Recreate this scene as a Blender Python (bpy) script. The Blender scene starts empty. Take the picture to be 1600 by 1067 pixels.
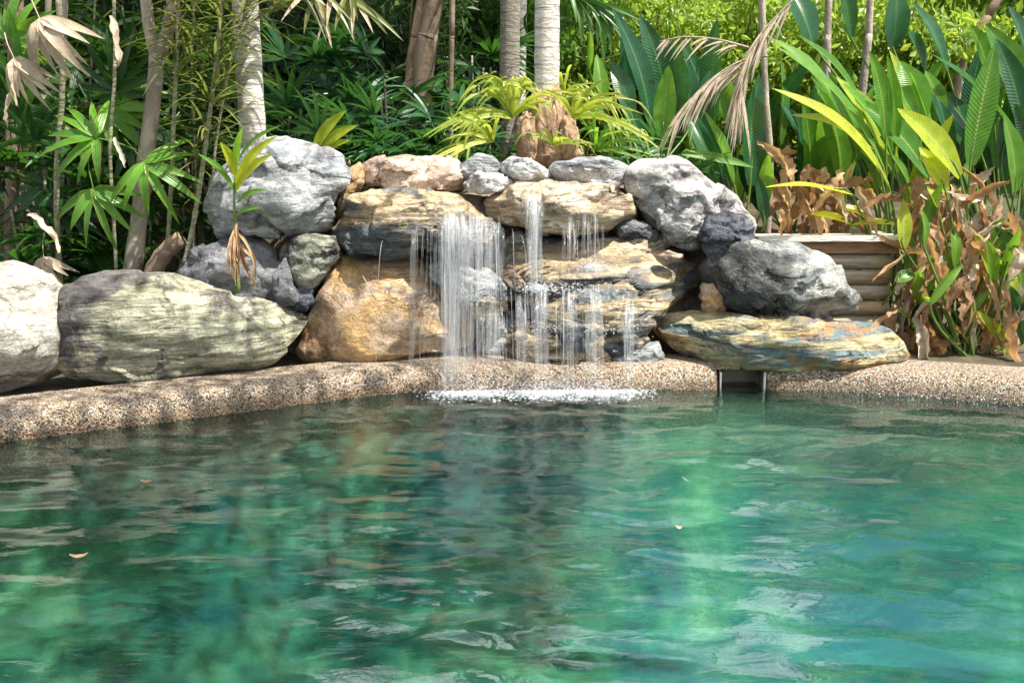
import bpy, bmesh, math, random
import numpy as np
from mathutils import Vector, Matrix, Quaternion, Euler

random.seed(11)
RNG = np.random.default_rng(5)
scene = bpy.context.scene
COL = scene.collection
R = math.radians

# ------------------------------------------------------------------ camera
FPX, CAM_H = 1555.6, 1.2
PITCH = math.atan(283.5 / FPX)
cam_d = bpy.data.cameras.new('camera'); cam_d.lens = 35.0; cam_d.sensor_width = 36.0
cam_d.clip_start = 0.05; cam_d.clip_end = 2000
cam = bpy.data.objects.new('camera', cam_d); COL.objects.link(cam)
cam.location = (0, 0, CAM_H); cam.rotation_euler = (math.pi / 2 - PITCH, 0, 0)
scene.camera = cam

# ------------------------------------------------------------------ sky, sun, exposure
SUN_DIR = Vector((0.40, -0.20, 0.88)).normalized()
world = bpy.data.worlds.new('World'); scene.world = world; world.use_nodes = True
wn = world.node_tree.nodes; wl = world.node_tree.links
sky = wn.new('ShaderNodeTexSky'); sky.sky_type = 'NISHITA'; sky.sun_disc = False
sky.sun_elevation = math.asin(SUN_DIR.z); sky.sun_rotation = math.atan2(SUN_DIR.x, SUN_DIR.y)
sky.dust_density = 4.0; sky.air_density = 1.0; sky.ozone_density = 1.0
# broken white cloud added evenly over the whole sky for white water reflections
wtc = wn.new('ShaderNodeTexCoord'); wno = wn.new('ShaderNodeTexNoise'); wno.inputs['Scale'].default_value = 2.6; wno.inputs['Detail'].default_value = 7; wno.inputs['Roughness'].default_value = 0.55
wrp = wn.new('ShaderNodeValToRGB'); wrp.color_ramp.elements[0].position = 0.50; wrp.color_ramp.elements[1].position = 0.60
wmx = wn.new('ShaderNodeMix'); wmx.data_type = 'RGBA'; wmx.inputs[7].default_value = (15, 15, 15.2, 1)
wl.new(wtc.outputs['Generated'], wno.inputs['Vector']); wl.new(wno.outputs['Fac'], wrp.inputs[0]); wl.new(wrp.outputs[0], wmx.inputs[0]); wl.new(sky.outputs[0], wmx.inputs[6])
wl.new(wmx.outputs[2], wn['Background'].inputs[0]); wn['Background'].inputs[1].default_value = 0.085
sun_d = bpy.data.lights.new('sun', 'SUN'); sun_d.energy = 5.0; sun_d.angle = R(0.53); sun_d.color = (1, 0.95, 0.86)
sun = bpy.data.objects.new('sun', sun_d); COL.objects.link(sun)
sun.rotation_euler = SUN_DIR.to_track_quat('Z', 'Y').to_euler()
sun.location = (6, -6, 14)
scene.view_settings.view_transform = 'Standard'; scene.view_settings.look = 'None'
scene.view_settings.gamma = 1; scene.view_settings.use_curve_mapping = False
scene.view_settings.exposure = 1.25
scene.render.engine = 'CYCLES'
cy = scene.cycles
cy.use_denoising = True
cy.max_bounces = 8; cy.diffuse_bounces = 3; cy.glossy_bounces = 3; cy.transmission_bounces = 5
cy.transparent_max_bounces = 24; cy.sample_clamp_indirect = 6.0
cy.caustics_reflective = False

# ------------------------------------------------------------------ helpers
CP, SP = math.cos(PITCH), math.sin(PITCH)
def ray(px, py):
    x = (px - 800) / FPX; y = (533.5 - py) / FPX
    return Vector((x, CP + y * SP, -SP + y * CP))
def at(px, py, Y):
    d = ray(px, py); t = Y / d.y
    return Vector((0, 0, CAM_H)) + d * t
def on_z(px, py, z=0.0):
    d = ray(px, py); t = (z - CAM_H) / d.z
    return Vector((0, 0, CAM_H)) + d * t
def ppm(Y): return FPX / Y

def tag(o, label=None, cat=None, group=None, kind=None):
    if label: o['label'] = label
    if cat: o['category'] = cat
    if group: o['group'] = group
    if kind: o['kind'] = kind
    return o
def empty(name, loc, label=None, cat=None, group=None):
    o = bpy.data.objects.new(name, None); COL.objects.link(o); o.location = loc
    o.empty_display_size = 0.1
    return tag(o, label, cat, group)
def link(name, me, mat=None, parent=None, loc=(0, 0, 0)):
    o = bpy.data.objects.new(name, me); COL.objects.link(o)
    if mat is not None and not me.materials: me.materials.append(mat)
    o.location = loc
    if parent is not None: o.parent = parent
    return o

class MB:
    def __init__(s): s.v = []; s.f = []; s.uv = []
    def add(s, verts, faces, uvs=None):
        n = len(s.v)
        s.v.extend([tuple(p) for p in verts])
        s.f.extend([tuple(i + n for i in q) for q in faces])
        s.uv.extend(uvs if uvs is not None else [(0, 0)] * len(verts))
    def mesh(s, name, smooth=True, origin=None):
        me = bpy.data.meshes.new(name)
        v = s.v if origin is None else [(a - origin[0], b - origin[1], c - origin[2]) for a, b, c in s.v]
        me.from_pydata(v, [], s.f)
        lay = me.uv_layers.new(name='UVMap')
        idx = np.empty(len(me.loops), dtype=np.int32); me.loops.foreach_get('vertex_index', idx)
        lay.data.foreach_set('uv', np.array(s.uv, dtype=np.float32)[idx].ravel())
        if smooth: me.polygons.foreach_set('use_smooth', np.ones(len(me.polygons), dtype=bool))
        me.update()
        return me
    def build(s, name, mat, parent=None, smooth=True):
        loc = Vector(parent.location) if parent is not None else None
        # parents here are unrotated empties, children of children share the same frame
        org = world_origin(parent) if parent is not None else None
        o = link(name, s.mesh(name, smooth, org), mat, parent)
        return o
def world_origin(o):
    p = Vector((0, 0, 0))
    while o is not None:
        p += o.location; o = o.parent
    return p

def tube(mb, pts, radii, sides=8, cap=True, uvscale=1.0):
    pts = [Vector(p) for p in pts]
    n = len(pts); vs = []; uv = []; fs = []
    prev = None; L = 0
    for i, p in enumerate(pts):
        t = (pts[min(i + 1, n - 1)] - pts[max(i - 1, 0)]).normalized()
        if prev is None:
            a = t.orthogonal().normalized()
        else:
            a = (prev - t * prev.dot(t))
            a = a.normalized() if a.length > 1e-6 else t.orthogonal().normalized()
        prev = a; b = t.cross(a)
        if i: L += (p - pts[i - 1]).length
        for k in range(sides):
            g = 2 * math.pi * k / sides
            vs.append(p + (a * math.cos(g) + b * math.sin(g)) * radii[i]); uv.append((k / sides, L * uvscale if uvscale > 0 else i / (n - 1)))
    for i in range(n - 1):
        for k in range(sides):
            k2 = (k + 1) % sides
            fs.append((i * sides + k, i * sides + k2, (i + 1) * sides + k2, (i + 1) * sides + k))
    if cap:
        fs.append(tuple(range(sides - 1, -1, -1))); fs.append(tuple((n - 1) * sides + k for k in range(sides)))
    mb.add(vs, fs, uv)
def smooth_path(pts, n):
    pts = [Vector(p) for p in pts]
    out = []
    m = len(pts) - 1
    for j in range(n + 1):
        s = j / n * m; i = min(int(s), m - 1); t = s - i
        p0 = pts[max(i - 1, 0)]; p1 = pts[i]; p2 = pts[i + 1]; p3 = pts[min(i + 2, m)]
        out.append(0.5 * ((2 * p1) + (p2 - p0) * t + (2 * p0 - 5 * p1 + 4 * p2 - p3) * t * t + (3 * p1 - p0 - 3 * p2 + p3) * t ** 3))
    return out
def box(mb, lo, hi, bev=0.0):
    x0, y0, z0 = lo; x1, y1, z1 = hi
    v = [(x0, y0, z0), (x1, y0, z0), (x1, y1, z0), (x0, y1, z0), (x0, y0, z1), (x1, y0, z1), (x1, y1, z1), (x0, y1, z1)]
    mb.add(v, [(0, 3, 2, 1), (4, 5, 6, 7), (0, 1, 5, 4), (1, 2, 6, 5), (2, 3, 7, 6), (3, 0, 4, 7)])

# vectorised gradient noise
def _h(ix, iy, iz):
    n = (ix.astype(np.uint32) * np.uint32(374761393) + iy.astype(np.uint32) * np.uint32(668265263) + iz.astype(np.uint32) * np.uint32(2147483647 - 61))
    n = (n ^ (n >> np.uint32(13))) * np.uint32(1274126177)
    return n ^ (n >> np.uint32(16))
def perlin(p):
    i = np.floor(p).astype(np.int64); f = p - i
    u = f * f * f * (f * (f * 6 - 15) + 10)
    res = np.zeros(len(p))
    for dx in (0, 1):
        for dy in (0, 1):
            for dz in (0, 1):
                h = _h(i[:, 0] + dx, i[:, 1] + dy, i[:, 2] + dz)
                gx = ((h & 255) / 127.5 - 1); gy = (((h >> 8) & 255) / 127.5 - 1); gz = (((h >> 16) & 255) / 127.5 - 1)
                d = gx * (f[:, 0] - dx) + gy * (f[:, 1] - dy) + gz * (f[:, 2] - dz)
                w = (u[:, 0] if dx else 1 - u[:, 0]) * (u[:, 1] if dy else 1 - u[:, 1]) * (u[:, 2] if dz else 1 - u[:, 2])
                res += d * w
    return res
def fbm(p, octv=4, gain=0.5, ridged=False):
    a, s, out = 1.0, 1.0, np.zeros(len(p))
    for k in range(octv):
        q = perlin(p * s + 17.3 * k)
        out += a * ((0.35 - np.abs(q)) if ridged else q); a *= gain; s *= 2.03
    return out

# ------------------------------------------------------------------ material helpers
class NT:
    def __init__(s, name):
        s.m = bpy.data.materials.new(name); s.m.use_nodes = True
        s.t = s.m.node_tree; s.n = s.t.nodes; s.l = s.t.links
        s.b = s.n['Principled BSDF']; s.out = s.n['Material Output']
    def node(s, typ, **kw):
        nd = s.n.new(typ)
        for k, v in kw.items(): setattr(nd, k, v)
        return nd
    def con(s, a, b): s.l.new(a, b)
    def noise(s, vec, scale, detail=4, rough=0.55, dist=0.0):
        nd = s.node('ShaderNodeTexNoise'); nd.inputs['Scale'].default_value = scale
        nd.inputs['Detail'].default_value = detail; nd.inputs['Roughness'].default_value = rough
        nd.inputs['Distortion'].default_value = dist
        if vec is not None: s.con(vec, nd.inputs['Vector'])
        return nd.outputs['Fac']
    def ramp(s, fac, stops, interp='LINEAR'):
        nd = s.node('ShaderNodeValToRGB'); cr = nd.color_ramp; cr.interpolation = interp
        while len(cr.elements) < len(stops): cr.elements.new(0.5)
        for e, (p, c) in zip(cr.elements, stops):
            e.position = p; e.color = (c, c, c, 1) if isinstance(c, (int, float)) else (*c, 1)
        s.con(fac, nd.inputs[0]); return nd.outputs[0]
    def mix(s, fac, a, b, mode='MIX'):
        nd = s.node('ShaderNodeMix', data_type='RGBA', blend_type=mode)
        for sock, val in ((nd.inputs[0], fac), (nd.inputs[6], a), (nd.inputs[7], b)):
            if isinstance(val, (int, float)): sock.default_value = val
            elif isinstance(val, tuple): sock.default_value = (*val, 1)
            else: s.con(val, sock)
        return nd.outputs[2]
    def math(s, op, a, b=0.0, clamp=False):
        nd = s.node('ShaderNodeMath', operation=op, use_clamp=clamp)
        for sock, val in ((nd.inputs[0], a), (nd.inputs[1], b)):
            if isinstance(val, (int, float)): sock.default_value = val
            else: s.con(val, sock)
        return nd.outputs[0]
    def bump(s, h, strength, dist, normal=None):
        nd = s.node('ShaderNodeBump'); nd.inputs['Strength'].default_value = strength; nd.inputs['Distance'].default_value = dist
        s.con(h, nd.inputs['Height'])
        if normal is not None: s.con(normal, nd.inputs['Normal'])
        return nd.outputs[0]
    def coords(s, rot=(0, 0, 0), scale=(1, 1, 1), rnd=True):
        tc = s.node('ShaderNodeTexCoord'); v = tc.outputs['Object']
        if rnd:
            oi = s.node('ShaderNodeObjectInfo')
            ad = s.node('ShaderNodeVectorMath', operation='MULTIPLY_ADD')
            s.con(oi.outputs['Random'], ad.inputs[0]); ad.inputs[1].default_value = (31, 17, 53); s.con(v, ad.inputs[2]); v = ad.outputs[0]
        mp = s.node('ShaderNodeMapping'); mp.inputs['Rotation'].default_value = rot; mp.inputs['Scale'].default_value = scale
        s.con(v, mp.inputs['Vector'])
        return v, mp.outputs[0]

def rock_material(name, lo, mid, hi, stain=(0.05, 0.035, 0.045), tilt=0, strat=6.0, stain_amt=0.6, wet=False, veins=1.0, extra=None, blotch=1.0, darkdir=None):
    m = NT(name)
    raw, st = m.coords((0, R(tilt), 0), (.55, .55, strat * .62))
    warp = m.noise(raw, 2.2, 3)
    s1 = m.noise(st, 2.6, 9, 0.62, 0.9)
    s2 = m.noise(st, 9.0, 6, 0.6, 0.5)
    f = m.math('ADD', m.math('MULTIPLY', s1, 0.65), m.math('MULTIPLY', s2, 0.35))
    col = m.ramp(f, [(0.36, lo), (0.46, mid), (0.565, hi), (0.68, mid)])
    if extra is not None:
        e = m.ramp(m.noise(st, 1.7, 5, 0.6, 1.2), [(0.47, 0.0), (0.56, 1.0)])
        col = m.mix(m.math('MULTIPLY', e, 0.85), col, extra)
    b = m.ramp(m.noise(raw, 3.3, 6, 0.65, 1.4), [(0.53, 0.0), (0.61, 1.0)])
    col = m.mix(m.math('MULTIPLY', b, stain_amt), col, stain)
    b2 = m.ramp(m.noise(raw, 1.6, 5, 0.6), [(0.35, 0.72), (0.65, 1.18)])
    col = m.mix(0.8 * blotch, col, b2, 'MULTIPLY')
    if darkdir is not None:   # darker towards a given direction, with a ragged border; paints shade on the ledge
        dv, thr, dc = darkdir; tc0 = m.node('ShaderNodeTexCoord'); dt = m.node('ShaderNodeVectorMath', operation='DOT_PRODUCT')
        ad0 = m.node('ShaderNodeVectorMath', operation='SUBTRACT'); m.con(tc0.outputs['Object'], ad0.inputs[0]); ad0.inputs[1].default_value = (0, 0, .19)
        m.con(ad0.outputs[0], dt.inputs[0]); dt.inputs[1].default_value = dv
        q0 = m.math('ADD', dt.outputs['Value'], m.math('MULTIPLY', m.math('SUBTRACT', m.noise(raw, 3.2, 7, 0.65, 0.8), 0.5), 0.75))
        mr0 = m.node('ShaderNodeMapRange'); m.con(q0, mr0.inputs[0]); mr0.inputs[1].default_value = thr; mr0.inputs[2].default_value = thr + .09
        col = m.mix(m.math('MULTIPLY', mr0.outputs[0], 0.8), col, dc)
    # thin dark cracks following the strata
    c = m.noise(st, 1.9, 7, 0.6, 1.6)
    cr = m.ramp(c, [(0.485, 1.0), (0.5, 0.0), (0.515, 1.0)])
    msk = m.ramp(m.noise(raw, 2.9, 4, 0.6), [(0.47, 1.0), (0.60, 0.0)])
    cr = m.math('MAXIMUM', cr, msk)
    vd = m.node('ShaderNodeVectorMath', operation='MULTIPLY_ADD'); nz = m.node('ShaderNodeTexNoise'); nz.inputs['Scale'].default_value = 5; nz.inputs['Detail'].default_value = 6
    m.con(raw, nz.inputs['Vector']); m.con(nz.outputs['Color'], vd.inputs[0]); vd.inputs[1].default_value = (.35, .35, .35); m.con(st, vd.inputs[2])
    vf = m.node('ShaderNodeTexVoronoi', feature='F1'); vf.inputs['Scale'].default_value = 5.5; m.con(vd.outputs[0], vf.inputs['Vector'])
    chip = vf.outputs['Distance']; cellc = m.node('ShaderNodeSeparateColor'); m.con(vf.outputs['Color'], cellc.inputs[0])
    crk = cr
    col = m.mix(m.math('MULTIPLY', m.math('SUBTRACT', 1.0, crk), 0.62 * veins), col, (0.04, 0.034, 0.034))
    # pale quartz threads
    q = m.ramp(m.noise(raw, 1.1, 8, 0.55, 2.2), [(0.492, 0.0), (0.5, 1.0), (0.508, 0.0)])
    col = m.mix(m.math('MULTIPLY', q, 0.22), col, (0.7, 0.67, 0.6))
    col = m.mix(0.5, col, m.ramp(cellc.outputs[0], [(0.0, 0.66), (1.0, 1.25)]), 'MULTIPLY')
    pit = m.noise(raw, 17, 9, 0.72, 0.4)
    col = m.mix(0.8, col, m.ramp(pit, [(0.34, 0.55), (0.5, 1.0), (0.66, 1.3)]), 'MULTIPLY')
    gr = m.ramp(m.noise(raw, 90, 4, 0.7), [(0.3, 0.6), (0.7, 1.35)])
    col = m.mix(0.85, col, gr, 'MULTIPLY')
    m.con(col, m.b.inputs['Base Color'])
    rg = m.ramp(s2, [(0.3, 0.22 if wet else 0.62), (0.7, 0.45 if wet else 0.9)])
    m.con(rg, m.b.inputs['Roughness'])
    m.b.inputs['Specular IOR Level'].default_value = 0.5 if wet else 0.3
    hgt = m.math('ADD', m.math('MULTIPLY', s2, 0.75), m.math('MULTIPLY', crk, 0.5))
    hgt = m.math('ADD', hgt, m.math('MULTIPLY', s1, 0.8))
    hgt = m.math('ADD', hgt, m.math('MULTIPLY', chip, 0.55))
    hgt = m.math('ADD', hgt, m.math('MULTIPLY', pit, 0.7))
    n1 = m.bump(hgt, 1.0, 0.026)
    n2 = m.bump(m.noise(raw, 38, 7, 0.7), 0.7, 0.012, n1)
    m.con(n2, m.b.inputs['Normal'])
    return m.m

def leaf_material(name, c1, c2, trans, tmix=0.35, rough=0.38, ribs=0, midrib=None, spots=None, edge=None):
    m = NT(name)
    geo = m.node('ShaderNodeNewGeometry'); oi = m.node('ShaderNodeObjectInfo')
    rnd = m.math('FRACT', m.math('ADD', geo.outputs['Random Per Island'], m.math('MULTIPLY', oi.outputs['Random'], 7.31)))
    uvn = m.node('ShaderNodeUVMap'); sep = m.node('ShaderNodeSeparateXYZ'); m.con(uvn.outputs[0], sep.inputs[0])
    tc = m.node('ShaderNodeTexCoord')
    col = m.mix(rnd, c1, c2)
    tr = m.mix(rnd, trans, tuple(min(1, x * 1.25) for x in trans))
    ns = m.ramp(m.noise(tc.outputs['Object'], 14, 5, 0.6), [(0.35, 0.75), (0.65, 1.2)])
    col = m.mix(0.8, col, ns, 'MULTIPLY')
    hgt = None
    if ribs:
        w = m.math('SINE', m.math('MULTIPLY', sep.outputs[0 if ribs > 0 else 1], abs(ribs) * 6.283))
        if ribs < 0:  # lateral veins slant away from the midrib
            au = m.math('ABSOLUTE', m.math('SUBTRACT', sep.outputs[0], 0.5))
            w = m.math('SINE', m.math('MULTIPLY', m.math('SUBTRACT', sep.outputs[1], m.math('MULTIPLY', au, 0.16)), abs(ribs) * 6.283))
        hgt = w
        col = m.mix(m.math('MULTIPLY', m.math('ADD', w, 1.0), 0.05), col, tuple(min(1, x * 1.9) for x in c2))
    if midrib is not None:
        au = m.math('ABSOLUTE', m.math('SUBTRACT', sep.outputs[0], 0.5))
        k = m.ramp(au, [(0.025, 1.0), (0.05, 0.0)])
        col = m.mix(k, col, midrib)
    if edge is not None:
        au = m.math('ABSOLUTE', m.math('SUBTRACT', sep.outputs[0], 0.5))
        e = m.math('MULTIPLY', m.ramp(m.math('ADD', au, m.math('MULTIPLY', m.noise(tc.outputs['Object'], 25, 3), 0.12)), [(0.48, 0.0), (0.54, 1.0)]), 0.8)
        col = m.mix(e, col, edge)
        tipf = m.ramp(m.math('ADD', sep.outputs[1], m.math('MULTIPLY', m.noise(tc.outputs['Object'], 18, 3), 0.14)), [(1.0, 0.0), (1.06, 1.0)])
        col = m.mix(tipf, col, edge)
    if spots is not None:
        s = m.ramp(m.noise(tc.outputs['Object'], 26, 6, 0.7), [(0.54, 0.0), (0.64, 1.0)])
        cri = m.noise(tc.outputs['Object'], 42, 6, 0.65, 0.8); hgt = m.math('ADD', m.math('MULTIPLY', cri, 5.0), hgt if hgt is not None else 0.0)
        col = m.mix(m.math('MULTIPLY', s, 0.7), col, spots)
    m.con(col, m.b.inputs['Base Color']); m.b.inputs['Roughness'].default_value = rough
    m.b.inputs['Specular IOR Level'].default_value = 0.45
    if hgt is not None:
        m.con(m.bump(hgt, 0.25, 0.003), m.b.inputs['Normal'])
    t = m.node('ShaderNodeBsdfTranslucent'); m.con(m.mix(0.8, tr, ns, 'MULTIPLY'), t.inputs[0])
    mx = m.node('ShaderNodeMixShader'); mx.inputs[0].default_value = tmix
    m.con(m.b.outputs[0], mx.inputs[1]); m.con(t.outputs[0], mx.inputs[2]); m.con(mx.outputs[0], m.out.inputs[0])
    return m.m

def bark_material(name, lo, hi, spot, rings=0.0, rough=0.85):
    m = NT(name)
    raw, st = m.coords((0, 0, 0), (1, 1, 5.0 if rings else 0.35))
    f = m.noise(st, 9, 7, 0.65, 0.6)
    col = m.ramp(f, [(0.32, lo), (0.62, hi)])
    if rings:
        sep = m.node('ShaderNodeSeparateXYZ'); m.con(raw, sep.inputs[0])
        z = m.math('ADD', sep.outputs[2], m.math('MULTIPLY', m.noise(raw, 5, 3), 0.05))
        w = m.math('FRACT', m.math('MULTIPLY', z, rings))
        rg = m.ramp(w, [(0.0, 0.35), (0.06, 1.0), (0.9, 1.0), (1.0, 0.35)])
        col = m.mix(0.8, col, rg, 'MULTIPLY')
        hh = m.math('ADD', m.math('MULTIPLY', w, 0.7), f)
    else: hh = f
    b = m.ramp(m.noise(raw, 13, 6, 0.7), [(0.56, 0.0), (0.68, 1.0)])
    col = m.mix(m.math('MULTIPLY', b, 0.65), col, spot)
    m.con(col, m.b.inputs['Base Color']); m.b.inputs['Roughness'].default_value = rough
    m.con(m.bump(m.math('ADD', hh, m.math('MULTIPLY', m.noise(raw, 30, 7, 0.7), 0.6)), 1.0, 0.018), m.b.inputs['Normal'])
    return m.m

M = {}
M['white_rock'] = rock_material('white_rock', (.24, .22, .18), (.41, .39, .325), (.56, .535, .47), (.22, .19, .17), 18, 3.2, .45)
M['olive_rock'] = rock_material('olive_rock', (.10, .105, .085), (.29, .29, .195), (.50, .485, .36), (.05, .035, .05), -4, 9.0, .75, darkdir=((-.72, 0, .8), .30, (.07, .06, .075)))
M['grey_rock'] = rock_material('grey_rock', (.085, .10, .115), (.235, .255, .275), (.43, .435, .43), (.07, .055, .065), 22, 3.6, .65)
M['pale_rock'] = rock_material('pale_rock', (.12, .118, .115), (.33, .325, .315), (.54, .525, .50), (.055, .04, .05), -28, 3.4, .8)
M['slate_rock'] = rock_material('slate_rock', (.045, .05, .057), (.11, .118, .13), (.20, .205, .215), (.04, .04, .05), 50, 2.6, .5)
M['green_rock'] = rock_material('green_rock', (.07, .08, .065), (.20, .21, .16), (.33, .33, .26), (.035, .03, .035), 30, 3.0, .9)
M['brown_rock'] = rock_material('brown_rock', (.20, .115, .055), (.42, .275, .15), (.58, .46, .33), (.30, .235, .20), 35, 1.9, .75, veins=.6, extra=(.47, .29, .11))
M['pink_rock'] = rock_material('pink_rock', (.18, .115, .09), (.45, .32, .25), (.64, .52, .43), (.13, .085, .085), 12, 4.0, .6)
M['ledge_rock'] = rock_material('ledge_rock', (.045, .05, .05), (.31, .23, .13), (.58, .44, .26), (.04, .055, .075), 6, 7.0, .7, wet=True, extra=(.065, .10, .13), darkdir=((0, -.25, -.95), .03, (.045, .065, .085)))  # lower front darkened: its shade is put into the colour
M['tan_rock'] = rock_material('tan_rock', (.13, .10, .065), (.43, .33, .205), (.68, .58, .44), (.08, .06, .045), 8, 6.0, .5, wet=True)
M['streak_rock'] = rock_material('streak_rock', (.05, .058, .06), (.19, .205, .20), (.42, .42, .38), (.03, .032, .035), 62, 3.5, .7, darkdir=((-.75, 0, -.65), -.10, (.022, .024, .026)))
M['banded_rock'] = rock_material('banded_rock', (.08, .10, .07), (.32, .25, .11), (.50, .45, .28), (.42, .19, .05), 3, 9.0, .7, extra=(.085, .145, .175))
M['dark_rock'] = rock_material('dark_rock', (.025, .027, .034), (.055, .062, .082), (.11, .12, .15), (.03, .025, .03), -20, 2.5, .4)
M['blue_rock'] = rock_material('blue_rock', (.09, .10, .11), (.25, .27, .28), (.44, .45, .44), (.06, .06, .065), -15, 6.0, .5)
M['mortar'] = rock_material('mortar', (.10, .075, .05), (.19, .145, .10), (.28, .22, .16), (.07, .055, .04), 0, 1.2, .6, veins=.3)

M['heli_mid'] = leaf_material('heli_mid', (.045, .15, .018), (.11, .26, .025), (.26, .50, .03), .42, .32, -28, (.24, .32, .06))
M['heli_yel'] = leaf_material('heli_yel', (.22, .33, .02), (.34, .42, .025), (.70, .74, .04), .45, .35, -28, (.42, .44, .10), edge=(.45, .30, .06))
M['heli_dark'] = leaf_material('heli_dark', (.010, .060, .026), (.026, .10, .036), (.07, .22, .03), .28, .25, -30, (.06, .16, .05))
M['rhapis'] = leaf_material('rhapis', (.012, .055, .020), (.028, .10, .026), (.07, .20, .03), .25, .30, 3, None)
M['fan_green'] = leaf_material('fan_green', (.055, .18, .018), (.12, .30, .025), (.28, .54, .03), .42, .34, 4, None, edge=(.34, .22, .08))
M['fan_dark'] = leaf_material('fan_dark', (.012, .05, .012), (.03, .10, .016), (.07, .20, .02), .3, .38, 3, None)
M['strap_yel'] = leaf_material('strap_yel', (.13, .25, .022), (.36, .42, .05), (.56, .66, .06), .42, .4, 2, None, edge=(.42, .24, .05))
M['cane_leaf'] = leaf_material('cane_leaf', (.075, .11, .025), (.18, .18, .055), (.25, .30, .06), .35, .45, 0, None)
M['frond'] = leaf_material('frond', (.03, .10, .018), (.065, .17, .025), (.16, .34, .03), .38, .35, 0, None)
M['dead_leaf'] = leaf_material('dead_leaf', (.20, .10, .045), (.56, .38, .22), (.55, .30, .11), .32, .7, -46, (.45, .3, .16), spots=(.17, .085, .04))
M['dead_pale'] = leaf_material('dead_pale', (.42, .33, .235), (.58, .49, .38), (.5, .38, .22), .25, .75, 6, None, spots=(.27, .18, .11))
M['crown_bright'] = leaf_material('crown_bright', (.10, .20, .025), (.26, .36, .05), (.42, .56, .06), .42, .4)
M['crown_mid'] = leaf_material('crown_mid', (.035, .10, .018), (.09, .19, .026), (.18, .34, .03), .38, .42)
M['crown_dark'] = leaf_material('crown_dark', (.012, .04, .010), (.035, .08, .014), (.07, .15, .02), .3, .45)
M['palm_bark'] = bark_material('palm_bark', (.48, .43, .38), (.78, .74, .68), (.30, .26, .22), rings=9.0)
M['palm_bark_dark'] = bark_material('palm_bark_dark', (.16, .14, .115), (.34, .30, .25), (.12, .10, .08), rings=11.0)
M['grey_bark'] = bark_material('grey_bark', (.17, .135, .10), (.42, .36, .29), (.56, .51, .44))
M['brown_bark'] = bark_material('brown_bark', (.10, .068, .043), (.27, .19, .13), (.36, .29, .22))
M['cane_bark'] = bark_material('cane_bark', (.22, .20, .12), (.42, .40, .27), (.16, .13, .09), rings=30.0)
M['boot_bark'] = bark_material('boot_bark', (.17, .10, .055), (.45, .30, .19), (.10, .06, .035))
M['stem_green'] = leaf_material('stem_green', (.08, .16, .03), (.14, .22, .04), (.2, .3, .04), .15, .4)
M['twig'] = bark_material('twig', (.25, .18, .12), (.45, .36, .27), (.2, .14, .1))

def coping_material():
    m = NT('pebble_aggregate')
    tc = m.node('ShaderNodeTexCoord'); v = tc.outputs['Object']
    vo = m.node('ShaderNodeTexVoronoi', feature='F1'); vo.inputs['Scale'].default_value = 150; m.con(v, vo.inputs['Vector'])
    ve = m.node('ShaderNodeTexVoronoi', feature='DISTANCE_TO_EDGE'); ve.inputs['Scale'].default_value = 150; m.con(v, ve.inputs['Vector'])
    sep = m.node('ShaderNodeSeparateColor'); m.con(vo.outputs['Color'], sep.inputs[0])
    col = m.ramp(sep.outputs[0], [(0.0, (.03, .028, .028)), (.16, (.08, .065, .055)), (.2, (.33, .19, .09)), (.38, (.43, .30, .17)), (.5, (.50, .40, .27)), (.7, (.40, .37, .33)), (.8, (.66, .60, .50)), (.93, (.78, .74, .66))], 'CONSTANT')
    gap = m.ramp(ve.outputs['Distance'], [(0.0, 1.0), (0.12, 0.0)])
    col = m.mix(gap, col, (.17, .125, .085))
    xs = m.node('ShaderNodeSeparateXYZ'); m.con(v, xs.inputs[0])
    zz = m.math('ADD', xs.outputs[2], m.math('MULTIPLY', m.noise(v, 4, 5, 0.6), 0.06))
    damp = m.ramp(zz, [(0.055, 1.0), (0.10, 0.0)])   # splash line left by the water
    col = m.mix(m.math('MULTIPLY', damp, 0.5), col, (.36, .19, .06), 'MULTIPLY')
    big = m.ramp(m.noise(v, 1.7, 5, 0.6), [(0.35, 0.8), (0.65, 1.15)])
    col = m.mix(0.7, col, big, 'MULTIPLY')
    m.con(col, m.b.inputs['Base Color'])
    rg = m.node('ShaderNodeMapRange'); m.con(damp, rg.inputs[0]); rg.inputs[3].default_value = 0.7; rg.inputs[4].default_value = 0.3
    m.con(rg.outputs[0], m.b.inputs['Roughness'])
    m.con(m.bump(m.ramp(ve.outputs['Distance'], [(0, 0.0), (0.35, 1.0)]), 0.9, 0.006), m.b.inputs['Normal'])
    return m.m
M['coping'] = coping_material()

def basin_material():
    m = NT('pool_plaster')
    tc = m.node('ShaderNodeTexCoord'); v = tc.outputs['Object']
    a = m.noise(v, 1.1, 6, 0.6, 0.8)
    col = m.ramp(a, [(0.3, (.004, .06, .085)), (0.44, (.018, .14, .145)), (0.56, (.15, .31, .19)), (0.66, (.52, .60, .34))])
    fine = m.ramp(m.noise(v, 45, 5, 0.7), [(0.3, 0.7), (0.7, 1.25)])
    col = m.mix(0.8, col, fine, 'MULTIPLY')
    xs = m.node('ShaderNodeSeparateXYZ'); m.con(v, xs.inputs[0])
    # tan aggregate band on the shallow bench, teal plaster below
    zz = m.math('ADD', xs.outputs[2], m.math('MULTIPLY', m.noise(v, 2, 4), 0.10))
    k = m.ramp(zz, [(0.0, 0.0), (1.0, 1.0)])
    mr = m.node('ShaderNodeMapRange'); m.con(zz, mr.inputs[0]); mr.inputs[1].default_value = -0.42; mr.inputs[2].default_value = -0.18
    peb = m.ramp(m.noise(v, 60, 4, 0.7), [(0.35, (.10, .075, .05)), (0.65, (.30, .24, .17))])
    col = m.mix(mr.outputs[0], col, peb)
    m.con(col, m.b.inputs['Base Color']); m.b.inputs['Roughness'].default_value = 0.8
    return m.m
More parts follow.
